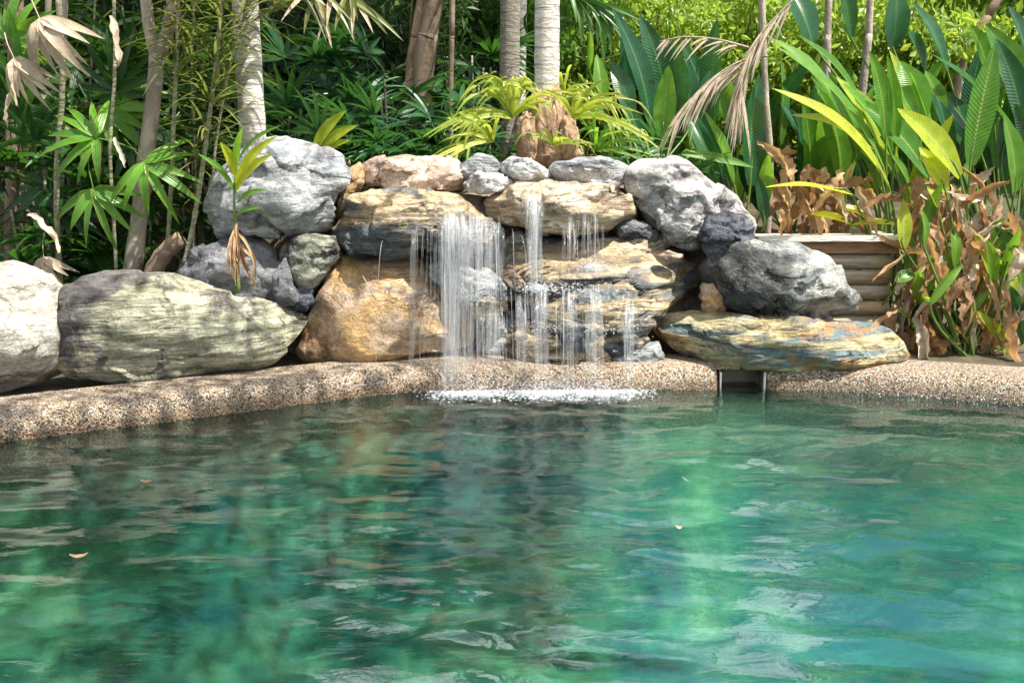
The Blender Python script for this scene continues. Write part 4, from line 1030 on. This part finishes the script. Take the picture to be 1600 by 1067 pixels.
# strap ferns round the palm base: arching forked straps
def strap_plant(label, hub, Y, n, L, seed, kind='strap_yel', up=(20, 160), w=7, droop=.55, name='fern', fork=True, loc=None):
    w *= .5; n = int(n * 1.15); rs = random.Random(seed); h = at(*hub, Y)
    gb = Vector((h.x, h.y, h.z)); root = empty(name, gb, label, 'fern')
    for k in range(n):
        a = R(rs.uniform(*up)); l = L * rs.uniform(.65, 1.15) / ppm(Y); dp = droop * rs.uniform(.6, 1.3)
        d = Vector((math.cos(a), rs.uniform(-.75, .15), math.sin(a))); d.normalize()
        mb = MB(); S = d.cross(Vector((0, -1, .4))).normalized(); N = S.cross(d)
        cen = lambda t: h + d * (l * t) + Vector((d.x * .25 * l * t * t, 0, -dp * l * t ** 2.3))
        W = w * .5 / ppm(Y) * rs.uniform(.8, 1.4)
        leaf_grid(mb, cen, lambda t: S, lambda t: N, l, W, 'strip', 9, 1, .25, .06, rs)
        if fork and rs.random() < .85:
            for q in range(rs.randrange(1, 4)):
                t0 = rs.uniform(.45, .92); s = rs.choice((-1, 1)); p = cen(t0); l2 = l * rs.uniform(.18, .34)
                dd = (d * .5 + S * s * .8).normalized()
                c2 = lambda t, p=p, dd=dd, l2=l2: p + dd * (l2 * t) + Vector((0, 0, -l2 * 1.0 * t * t))
                S2 = dd.cross(Vector((0, -1, .4))).normalized(); leaf_grid(mb, c2, lambda t: S2, lambda t: N, l2, W * .7, 'blade', 4, 1, .2, 0, rs)
        mb.build('leaf', M[kind], root)
    return root
strap_plant('yellow green forked fern left of the central palm base', (800, 185), 6.15, 16, 120, 1, up=(40, 165), w=12)
strap_plant('yellow strap fern hanging at the left foot of the palm base', (770, 222), 6.05, 14, 85, 2, up=(60, 185), w=10)
strap_plant('yellow green strap fern on the right of the palm trunk', (895, 185), 6.1, 15, 110, 3, up=(5, 120), w=10)
strap_plant('bright fern tuft in front of the swollen palm base', (865, 228), 6.0, 10, 60, 4, up=(20, 160), w=8)
strap_plant('low green feathery fern behind the flat oval slab', (930, 235), 6.05, 16, 105, 5, 'fan_green', up=(0, 110), w=8)
strap_plant('upright yellow fern sprig above the left of palm base', (806, 165), 6.25, 8, 110, 6, up=(70, 125), w=11)
strap_plant('yellow fern spray on the white palm trunk right side', (880, 150), 6.25, 9, 80, 7, up=(10, 100), w=8)

# ------------------------------------------------------------------ dark fan palm clumps behind the waterfall
def gloc(px, Y): 
    p = at(px, 300, Y); return (p.x, Y, ground_z(p.x, Y))
fan_plant('fan_palm', 'tall dark green fan palm clump in the middle behind pink slab', gloc(590, 6.9), 'rhapis', 40, .2, 1.15, .38, 6, 1)
fan_plant('fan_palm', 'dark green fan palm clump right of the white left palm trunk', gloc(480, 7.0), 'rhapis', 36, .15, 1.0, .38, 6, 2)
fan_plant('fan_palm', 'low glossy fan palm directly behind the pink slab', gloc(640, 6.45), 'rhapis', 22, .10, .48, .28, 5, 3, scale=(.7, .95))
fan_plant('fan_palm', 'glossy fan palm left of the yellow ferns', gloc(715, 6.6), 'rhapis', 26, .10, .62, .32, 5, 4, scale=(.75, 1))
fan_plant('fan_palm', 'low fan palm behind the small wedge stone', gloc(545, 6.4), 'rhapis', 16, .08, .35, .28, 4, 5, scale=(.7, .95))
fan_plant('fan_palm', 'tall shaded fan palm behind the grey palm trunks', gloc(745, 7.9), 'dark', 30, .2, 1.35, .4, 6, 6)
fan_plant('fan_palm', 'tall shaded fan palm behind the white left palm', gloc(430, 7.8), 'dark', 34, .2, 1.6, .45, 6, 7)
fan_plant('fan_palm', 'small green fan palm at foot of the lit paddle leaf', gloc(1045, 6.3), 'rhapis', 10, .10, .36, .2, 3, 8, scale=(.65, .85))
# yellow young leaves beside the light grey boulder
yl = empty('ginger_plant', gloc(490, 6.0), 'young plant with three bright yellow leaves behind the light grey boulder', 'plant')
for b, t, w in (((488, 242), (541, 173), 20), ((498, 240), (559, 196), 18), ((503, 243), (548, 219), 13)):
    leaf_px(b, t, w, 6.0, 5.9, .08, 10, .3, parent=yl, mat=M['heli_yel'], stem_to=yl.location)

# ------------------------------------------------------------------ left thicket
lt = empty('branching_tree', at(207, 470, 5.65), 'pale grey tree forking near the top left of the garden', 'tree')
mb = MB(); P = smooth_path([at(203, 470, 5.65), at(207, 430, 5.65), at(217, 345, 5.66), at(229, 240, 5.68), at(240, 150, 5.7), at(246, 82, 5.7)], 24)
tube(mb, P, [(15 - 4.0 * i / 24) / ppm(5.68) * random.uniform(.93, 1.07) for i in range(25)], 14); mb.build('trunk', M['grey_bark'], lt)
for pts, w0, w1 in (([(246, 90), (236, 55), (229, 10), (222, -60), (190, -260), (120, -480)], 10.5, 6), ([(247, 90), (258, 62), (268, 20), (274, -50), (320, -250), (400, -450)], 11, 6)):
    mb = MB(); P2 = smooth_path([at(a, b, 5.7) for a, b in pts], 20); tube(mb, P2, [(w0 + (w1 - w0) * i / 20) / ppm(5.7) for i in range(21)], 12)
    mb.build('limb', M['grey_bark'], lt)
mb = MB(); tube(mb, [at(262, 34, 5.68), at(271, 30, 5.62), at(276, 27, 5.58)], [.036, .034, .028], 10); mb.build('knot', M['brown_bark'], lt)
for k, (dx, dy, dz, s) in enumerate([(-1.1, .5, 3.7, .8)]):
    o = link('crown', CROWN['mid'][k % 3], None, lt); o.location = (dx, dy, dz + .6); o.scale = (s, s, s * .6); o.rotation_euler = (0, 0, k * 1.7)

st = empty('cane_stump', at(235, 455, 5.5), 'leaning brown stump with two thin canes beside the slate boulder', 'plant')
mb = MB(); tube(mb, smooth_path([at(232, 460, 5.5), at(240, 425, 5.5), at(258, 395, 5.5), at(284, 372, 5.5)], 10), [.055, .050, .056, .048, .052, .047, .053, .046, .050, .047, .044], 14); mb.build('stump', M['brown_bark'], st)
def cane(pts, Y, r, parent, lo, hi, nleaf, L, seed):
    rs = random.Random(seed); P = smooth_path([at(a, b, Y) for a, b in pts], 30)
    mb = MB(); tube(mb, P, [r * (1 - .012 * i) * (1.06 if i % 2 else .96) for i in range(31)], 8); mb.build('stem', M['cane_bark'], parent)
    mb = MB()
    for k in range(nleaf):
        p = P[int(rs.uniform(lo, hi) * 30)]; a = rs.uniform(0, 6.283); el = rs.uniform(-.1, .9)
        d = Vector((math.cos(a) * math.cos(el), math.sin(a) * math.cos(el), math.sin(el))); l = L * rs.uniform(.6, 1.2); dr = rs.uniform(.15, .5)
        S = d.cross(Vector((0, 0, 1))).normalized(); N = S.cross(d)
        leaf_grid(mb, lambda t: p + d * (l * t) + Vector((0, 0, -dr * l * t * t)), lambda t: S, lambda t: N, l, .0075, 'blade', 5, 1, .3, 0, rs)
    o = mb.build('foliage', M['cane_leaf'], parent); o['kind'] = 'stuff'
cane([(262, 385), (268, 280), (272, 180), (277, 60), (280, -60), (282, -160)], 5.55, .013, st, .45, 1.0, 130, .34, 1)
cane([(288, 412), (302, 350), (318, 250), (335, 120), (346, 10), (356, -120)], 5.45, .014, st, .42, 1.0, 170, .36, 2)
cp = empty('cane_plant', at(330, 330, 5.9), 'slender cane with narrow olive leaves against white palm trunk', 'plant')
cane([(330, 330), (338, 220), (362, 90), (385, 10), (400, -90)], 5.9, .009, cp, .3, 1.0, 150, .38, 3)

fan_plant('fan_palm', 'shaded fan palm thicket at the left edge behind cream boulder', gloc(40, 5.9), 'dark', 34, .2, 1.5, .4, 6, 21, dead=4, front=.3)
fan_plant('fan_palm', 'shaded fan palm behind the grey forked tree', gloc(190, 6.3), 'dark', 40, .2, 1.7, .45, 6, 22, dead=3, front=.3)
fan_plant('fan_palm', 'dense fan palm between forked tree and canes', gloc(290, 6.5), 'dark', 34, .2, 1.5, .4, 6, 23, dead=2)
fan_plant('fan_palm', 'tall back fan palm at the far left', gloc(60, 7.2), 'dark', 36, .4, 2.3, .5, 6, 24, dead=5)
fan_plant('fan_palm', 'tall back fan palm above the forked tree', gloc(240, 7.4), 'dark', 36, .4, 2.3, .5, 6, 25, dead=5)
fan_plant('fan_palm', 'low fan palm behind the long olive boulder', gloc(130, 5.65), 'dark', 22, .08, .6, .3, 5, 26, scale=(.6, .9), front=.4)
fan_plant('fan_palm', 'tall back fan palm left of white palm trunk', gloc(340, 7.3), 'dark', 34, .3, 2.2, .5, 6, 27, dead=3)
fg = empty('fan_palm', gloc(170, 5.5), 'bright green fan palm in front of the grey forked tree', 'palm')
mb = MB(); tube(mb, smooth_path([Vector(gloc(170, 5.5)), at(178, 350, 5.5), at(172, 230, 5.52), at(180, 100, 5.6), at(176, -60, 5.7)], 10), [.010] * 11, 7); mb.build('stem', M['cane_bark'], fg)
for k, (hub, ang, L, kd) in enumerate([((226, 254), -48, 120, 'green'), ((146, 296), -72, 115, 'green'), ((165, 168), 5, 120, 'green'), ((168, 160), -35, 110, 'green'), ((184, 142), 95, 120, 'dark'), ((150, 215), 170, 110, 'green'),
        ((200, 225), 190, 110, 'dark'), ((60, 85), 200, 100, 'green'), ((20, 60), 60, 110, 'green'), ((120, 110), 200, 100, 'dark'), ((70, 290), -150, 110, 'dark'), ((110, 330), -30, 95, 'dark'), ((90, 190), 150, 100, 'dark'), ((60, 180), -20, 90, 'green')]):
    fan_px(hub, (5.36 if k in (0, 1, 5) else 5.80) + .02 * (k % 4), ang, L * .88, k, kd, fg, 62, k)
dd = empty('dead_palm_fan', gloc(80, 5.5), 'bleached dead palm fans hanging at the top left', 'palm')
mb = MB(); tube(mb, smooth_path([Vector(gloc(80, 5.55)), at(88, 300, 5.55), at(98, 130, 5.55), at(90, -20, 5.55)], 10), [.016] * 11, 7); mb.build('stem', M['cane_bark'], dd)
for k, (hub, ang, L) in enumerate([((62, 30), -62, 100), ((22, 92), -60, 82), ((68, 402), -80, 62)]):
    fan_px(hub, 5.30 + .03 * (k % 3), ang, L, k, 'dead', dd, 75, k, 'dead_leaf')
def vert_trunk(label, px, py0, py1, Y, w, bark='brown_bark'):
    bare_trunk(label, [(px, py0), (px + 3, (py0 + py1) / 2), (px + 8, py1)], Y, w, w * .85, bark, 'slim_palm')
vert_trunk('brown fibrous palm stem at the left edge', 18, 420, -20, 5.85, 22)
vert_trunk('slim pale palm stem left of the forked tree', 92, 430, -20, 5.95, 14, 'grey_bark')
vert_trunk('thin grey palm stem close to the forked tree', 68, 430, -20, 6.25, 10, 'grey_bark')

for k, (hub, tip, w) in enumerate([((172, 25), (184, 105), 13), ((45, 335), (92, 395), 16), ((178, 215), (195, 262), 8), ((30, 130), (12, 200), 10), ((14, 100), (28, 165), 9)]):
    leaf_px(hub, tip, w, 5.34, 5.30, .1, random.uniform(-40, 40), .9, 'strip', .3, dd, M['dead_pale' if k < 5 else 'dead_leaf'], name='dead_leaf', tear=.4)
for k, (pts, lab) in enumerate([([(40, 430), (34, 280), (20, 120), (5, -30), (-5, -120)], 'thin olive leaved cane at the left edge'), ([(118, 430), (124, 300), (140, 140), (150, -20), (155, -120)], 'thin olive leaved cane left of the forked tree'), ([(300, 420), (306, 280), (300, 130), (305, -20), (310, -120)], 'thin olive leaved cane right of the forked tree')]):
    c_ = empty('cane_plant', at(*pts[0], 6.05), lab, 'plant'); cane(pts, 6.05, .009, c_, .15, 1.0, 150, .34, 11 + k)

# sapling on the boulders
sp = empty('sapling', at(373, 458, 5.15), 'thin ginger sapling with dry base leaves on the long olive boulder', 'plant')
mb = MB(); tube(mb, smooth_path([at(373, 458, 5.15), at(370, 390, 5.15), at(366, 310, 5.15), at(370, 235, 5.15)], 12), [.011 - .0006 * i for i in range(13)], 7); mb.build('stem', M['stem_green'], sp)
for b, t, w in (((368, 292), (432, 213), 17), ((370, 318), (416, 297), 10), ((366, 298), (308, 240), 12), ((368, 276), (344, 222), 16), ((370, 262), (379, 200), 13), ((368, 300), (428, 240), 15), ((366, 340), (410, 325), 8), ((372, 250), (440, 196), 8)):
    leaf_px(b, t, w, 5.15, 5.05, .10, 12, .35, parent=sp, mat=M['heli_yel' if w > 14 else 'heli_mid'], rs=random)
for k in range(18):
    x = random.uniform(350, 396); leaf_px((368 + random.uniform(-3, 3), random.uniform(340, 385)), (x + random.uniform(-14, 14), random.uniform(405, 455)), random.uniform(4, 7), 5.12, 5.08, random.uniform(-.22, .22), random.uniform(-50, 50), .8, 'strip', .3, sp, M['dead_leaf'], name='dead_leaf', tear=.4)

# ------------------------------------------------------------------ paddle-leaf plants on the right
def paddle_plant(label, base_px, Y, leaves, extra_dead=0, name='paddle_leaf_plant'):
    bx = at(base_px[0], base_px[1], Y); loc = Vector((bx.x, bx.y, ground_z(bx.x, bx.y) - .03)); root = empty(name, loc, label, 'plant')
    for b, t, w, mt, *r in leaves:
        dY = r[0] if r else 0; roll = r[1] if len(r) > 1 else random.uniform(-18, 18); bow = r[2] if len(r) > 2 else .06
        leaf_px(b, t, w, Y + dY, Y + dY - random.uniform(-.1, .22), bow, roll, .28, parent=root, mat=M[mt], stem_to=loc + Vector((random.uniform(-.06, .06), random.uniform(-.05, .05), 0)))
    return root
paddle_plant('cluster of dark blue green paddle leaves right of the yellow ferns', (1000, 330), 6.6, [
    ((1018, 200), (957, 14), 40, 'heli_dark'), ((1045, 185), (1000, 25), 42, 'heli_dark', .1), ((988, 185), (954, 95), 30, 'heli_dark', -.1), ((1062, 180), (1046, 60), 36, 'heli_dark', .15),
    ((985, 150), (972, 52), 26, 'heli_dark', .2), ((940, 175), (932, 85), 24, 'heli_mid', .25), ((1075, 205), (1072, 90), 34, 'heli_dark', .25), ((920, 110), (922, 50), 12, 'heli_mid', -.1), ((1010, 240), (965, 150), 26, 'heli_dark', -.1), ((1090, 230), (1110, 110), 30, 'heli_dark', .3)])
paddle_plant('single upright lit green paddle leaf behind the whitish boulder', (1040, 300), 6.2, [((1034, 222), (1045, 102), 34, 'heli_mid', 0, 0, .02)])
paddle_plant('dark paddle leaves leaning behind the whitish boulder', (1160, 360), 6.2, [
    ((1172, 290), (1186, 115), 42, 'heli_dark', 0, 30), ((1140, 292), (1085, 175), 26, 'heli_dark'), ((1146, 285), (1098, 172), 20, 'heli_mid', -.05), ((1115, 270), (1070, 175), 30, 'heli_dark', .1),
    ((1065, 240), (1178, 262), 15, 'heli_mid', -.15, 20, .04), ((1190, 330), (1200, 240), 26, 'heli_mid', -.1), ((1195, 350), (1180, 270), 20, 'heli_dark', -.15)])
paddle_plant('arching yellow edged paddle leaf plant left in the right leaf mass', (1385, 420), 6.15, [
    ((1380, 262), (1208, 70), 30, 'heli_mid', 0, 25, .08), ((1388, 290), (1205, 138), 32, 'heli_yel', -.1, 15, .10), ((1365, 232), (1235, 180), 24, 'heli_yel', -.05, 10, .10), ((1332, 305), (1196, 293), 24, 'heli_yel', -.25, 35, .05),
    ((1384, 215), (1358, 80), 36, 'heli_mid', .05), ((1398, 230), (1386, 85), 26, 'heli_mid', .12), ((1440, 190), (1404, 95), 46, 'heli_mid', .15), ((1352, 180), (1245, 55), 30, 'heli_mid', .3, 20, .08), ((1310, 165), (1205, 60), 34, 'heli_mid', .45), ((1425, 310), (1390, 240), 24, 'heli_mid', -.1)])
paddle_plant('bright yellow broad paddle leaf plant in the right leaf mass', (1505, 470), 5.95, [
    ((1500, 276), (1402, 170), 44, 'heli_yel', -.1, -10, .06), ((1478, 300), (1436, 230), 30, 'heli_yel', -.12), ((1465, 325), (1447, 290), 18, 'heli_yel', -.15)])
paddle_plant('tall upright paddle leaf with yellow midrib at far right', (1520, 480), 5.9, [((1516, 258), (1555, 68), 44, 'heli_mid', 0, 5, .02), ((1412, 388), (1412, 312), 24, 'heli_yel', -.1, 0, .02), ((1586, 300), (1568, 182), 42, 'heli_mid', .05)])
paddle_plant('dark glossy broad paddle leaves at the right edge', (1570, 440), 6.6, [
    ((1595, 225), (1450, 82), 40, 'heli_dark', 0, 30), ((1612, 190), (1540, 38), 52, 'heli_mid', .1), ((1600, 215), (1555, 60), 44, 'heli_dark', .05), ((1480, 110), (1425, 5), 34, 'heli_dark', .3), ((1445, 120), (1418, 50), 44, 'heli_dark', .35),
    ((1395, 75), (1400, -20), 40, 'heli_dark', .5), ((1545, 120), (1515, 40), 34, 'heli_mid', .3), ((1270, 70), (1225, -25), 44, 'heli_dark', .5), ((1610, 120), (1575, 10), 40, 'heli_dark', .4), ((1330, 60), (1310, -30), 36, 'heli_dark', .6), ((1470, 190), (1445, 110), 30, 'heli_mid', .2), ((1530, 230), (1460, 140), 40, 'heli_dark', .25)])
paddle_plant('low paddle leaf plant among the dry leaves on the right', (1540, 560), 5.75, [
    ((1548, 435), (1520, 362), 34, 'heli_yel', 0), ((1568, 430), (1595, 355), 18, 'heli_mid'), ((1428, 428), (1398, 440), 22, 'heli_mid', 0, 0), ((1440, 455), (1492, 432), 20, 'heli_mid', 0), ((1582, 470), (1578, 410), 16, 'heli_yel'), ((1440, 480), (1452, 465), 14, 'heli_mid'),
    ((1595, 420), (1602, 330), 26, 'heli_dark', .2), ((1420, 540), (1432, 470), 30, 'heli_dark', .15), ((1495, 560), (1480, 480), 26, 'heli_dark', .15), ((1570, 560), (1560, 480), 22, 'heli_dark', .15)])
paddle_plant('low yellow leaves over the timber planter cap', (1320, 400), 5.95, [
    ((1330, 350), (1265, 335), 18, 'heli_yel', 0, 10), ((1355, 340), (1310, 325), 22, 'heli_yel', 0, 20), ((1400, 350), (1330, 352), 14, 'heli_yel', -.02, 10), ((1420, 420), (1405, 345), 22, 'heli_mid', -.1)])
fillers = [(1230, 7.3), (1300, 7.0), (1380, 7.2), (1450, 6.9), (1530, 7.2), (1610, 6.9), (1130, 7.4), (1060, 7.6)]
for k, (px, Y) in enumerate(fillers):
    lv = []
    for j in range(9):
        bx = px + random.uniform(-60, 60); by = random.uniform(190, 330); l = random.uniform(90, 170); a = R(random.uniform(55, 125))
        lv.append(((bx, by), (bx + l * math.cos(a), by - l * math.sin(a)), random.uniform(26, 42), random.choice(('heli_dark', 'heli_mid', 'heli_dark')), random.uniform(-.2, .2), random.uniform(-50, 50), .06))
    if px > 1200: lab = 'shaded paddle leaf plant at the back of the right leaf mass'
    else: lab = 'shaded paddle leaf plant in front of the bright shrubs'
    r_ = paddle_plant(lab, (px, 400), Y, lv); r_['group'] = 'back paddle leaf plants right' if px > 1200 else 'back paddle leaf plants middle'

# dry hanging leaves
def dry_cluster(label, region, n, Y0, Y1, seed, L=(45, 95), pale=.25, side=0.0):
    rs = random.Random(seed); x0, y0, x1, y1 = region
    g = at((x0 + x1) / 2, y1, Y0); root = empty('dry_leaf_clump', Vector((g.x, g.y, ground_z(g.x, g.y))), label, 'dead leaves')
    for k in range(n):
        b = (rs.uniform(x0, x1), rs.uniform(y0, y1)); a = R(-90 + rs.gauss(0, 26 if rs.random() < .7 else 75) + side); l = rs.uniform(*L)
        t = (b[0] + l * math.cos(a), min(b[1] - l * math.sin(a), 585)); Y = rs.uniform(Y0, Y1)
        if t[1] - b[1] < 12 and abs(t[0] - b[0]) < 15: continue
        leaf_px(b, t, rs.uniform(9, 26), Y, Y - rs.uniform(-.05, .12), rs.uniform(-.12, .22), rs.uniform(-85, 85), rs.uniform(.5, 1.6), rs.choice(('paddle', 'paddle', 'blade')), .16, root, M['dead_pale' if rs.random() < pale else 'dead_leaf'], rs=rs, name='dead_leaf', tear=.35)
    return root
dry_cluster('draped brown dry leaves above the timber planter', (1215, 238, 1350, 330), 46, 5.95, 6.3, 1, (40, 80), .1, 0)
dry_cluster('tall skirt of brown dry leaves right of the log planter', (1415, 340, 1540, 520), 62, 5.65, 6.0, 2)
dry_cluster('bleached dry leaves at the right edge over the coping', (1510, 290, 1600, 520), 42, 5.6, 6.0, 3, pale=.5)
dry_cluster('dry leaf heap in the shade beside the planter end', (1400, 430, 1470, 540), 20, 5.75, 6.15, 4)
dry_cluster('dry curled leaves under the bright yellow paddle leaf', (1430, 260, 1540, 340), 34, 5.85, 6.15, 5, pale=.35)

rg_ = random.Random(51); lv = []
for k in range(13):
    bx, by = rg_.uniform(1290, 1590), rg_.uniform(215, 330); l = rg_.uniform(110, 180); a = R(rg_.uniform(60, 140))
    lv.append(((bx, by), (bx + l * math.cos(a), by - l * math.sin(a)), rg_.uniform(28, 44), rg_.choice(('heli_mid', 'heli_yel', 'heli_mid')), rg_.uniform(-.1, .3), rg_.uniform(-40, 40), .07))
paddle_plant('spreading sunlit paddle leaf plant in the middle of the right leaf mass', (1440, 450), 6.35, lv)
rg_ = random.Random(77); lv = []
for k in range(20):
    bx, by = rg_.uniform(1405, 1605), rg_.uniform(370, 560); l = rg_.uniform(50, 100); a = R(rg_.uniform(50, 130))
    lv.append(((bx, by), (bx + l * math.cos(a), by - l * math.sin(a)), rg_.uniform(14, 26), rg_.choice(('heli_mid', 'heli_yel', 'heli_dark', 'heli_mid')), rg_.uniform(-.2, .15), rg_.uniform(-50, 50), .08))
paddle_plant('green shoots pushing through the dry leaf skirt on the right', (1500, 570), 5.72, lv)

# bleached palm frond hanging right of centre
def dry_frond(label, pts, Y, n, L, seed):
    rs = random.Random(seed); P = smooth_path([at(a, b, Y) for a, b in pts], 24); root = empty('dead_frond', P[0], label, 'palm frond')
    mb = MB(); tube(mb, P, [.008 - .00026 * i for i in range(25)], 5); mb.build('stem', M['twig'], root)
    mb = MB()
    for k in range(n):
        i = rs.randrange(2, 24); p = P[i]; tg = (P[min(i + 1, 24)] - P[i - 1]).normalized(); l = L * rs.uniform(.5, 1.1) / ppm(Y)
        d = (tg * .9 + Vector((rs.uniform(-.3, .3), rs.uniform(-.3, .2), -rs.uniform(.1, .7)))).normalized(); S = d.cross(Vector((0, -1, .3))).normalized()
        leaf_grid(mb, lambda t: p + d * (l * t) + Vector((0, 0, -.3 * l * t * t)), lambda t: S, lambda t: Vector((0, -1, 0)), l, .006, 'blade', 4, 1, .3, 0, rs)
    o = mb.build('leaflet', M['dead_pale'], root); o['kind'] = 'stuff'
dry_frond('bleached dry palm frond drooping in front of the bright trees', [(1250, -10), (1205, 35), (1185, 60), (1160, 110), (1155, 170)], 6.0, 70, 80, 1)
dry_frond('bleached dry palm frond reaching left over dark paddle leaves', [(1200, 88), (1160, 95), (1110, 125), (1060, 175)], 6.05, 70, 70, 2)
dry_frond('thin dry frond stalk crossing above the lit paddle leaf', [(1170, 75), (1120, 62), (1070, 58), (1030, 65)], 6.1, 16, 40, 3)

# hanging green fronds at the top edge
hf = empty('hanging_frond', at(520, -60, 5.9), 'yellow tipped palm frond hanging in from the top left of centre', 'palm frond')
for k in range(22):
    a = R(random.uniform(-150, -25)); l = random.uniform(60, 130); b = (500 + random.uniform(-50, 60), random.uniform(-30, 5))
    leaf_px(b, (b[0] + l * math.cos(a) * 1.1, b[1] - l * math.sin(a) * .8), random.uniform(6, 10), 5.9, 5.8, .05, random.uniform(-40, 40), .3, 'blade', 0, hf, M['cane_leaf' if k % 3 else 'dead_pale'])
hf2 = empty('hanging_frond', at(895, -60, 7.0), 'dark green palm frond hanging beside the central white trunk', 'palm frond')
for k in range(24):
    a = R(random.uniform(-95, -10)); l = random.uniform(50, 110); b = (885 + k * 3 + random.uniform(-8, 8), -15 + k * 1.5)
    leaf_px(b, (b[0] + l * math.cos(a), b[1] - l * math.sin(a)), random.uniform(6, 9), 7.0, 6.9, .06, random.uniform(-40, 40), .3, 'blade', 0, hf2, M['frond'])

# ------------------------------------------------------------------ small things
def float_leaf(label, px, py, L, W, mat, rot, cat='leaf'):
    p = on_z(px, py, .006); mb = MB(); d = Vector((math.cos(rot), math.sin(rot), 0)); S = Vector((-d.y, d.x, 0))
    leaf_grid(mb, lambda t: p + d * (L * (t - .5)) + Vector((0, 0, .004 + .012 * (2 * t - 1) ** 2)), lambda t: S, lambda t: Vector((0, 0, 1)), L, W, 'paddle', 8, 2, .25, .05)
    me = mb.mesh('floating_leaf', True, p); o = link('floating_leaf', me, M[mat], None, p); tag(o, label, cat)
float_leaf('small orange leaf floating on the left side of the pool', 230, 755, .05, .018, 'dead_leaf', .2)
float_leaf('larger reddish brown leaf floating at the lower left', 124, 872, .055, .014, 'dead_leaf', .35)
float_leaf('round pale leaf floating right of the pool centre', 1061, 827, .028, .012, 'dead_pale', 0)
float_leaf('thin white sliver leaf floating above the round pale one', 1073, 752, .05, .004, 'dead_pale', 2.2)
p0_, p1_ = at(567, 432, 5.16), at(603, 505, 5.12)
mb = MB(); tube(mb, smooth_path([p0_, p0_.lerp(p1_, .5) + Vector((.012, -.01, 0)), p1_], 8), [.003] * 9, 5)
me = mb.mesh('straw', True, p0_); o = link('straw', me, M['twig'], None, p0_); tag(o, 'dry straw stalk leaning on the brown boulder', 'straw')

# tell alike background plants apart by their order from the left
ORD = ['leftmost', 'second from left', 'third from left', 'fourth from left', 'fifth from left', 'sixth from left', 'seventh from left', 'eighth from left']
by = {}
for o in bpy.data.objects:
    if o.parent is None and o.get('label') and o.get('group'): by.setdefault(o['label'], []).append(o)
for lab, os_ in by.items():
    if len(os_) > 1:
        for k, o in enumerate(sorted(os_, key=lambda q: q.location.x / max(q.location.y, 1))): o['label'] = lab + ', ' + ORD[min(k, 7)]
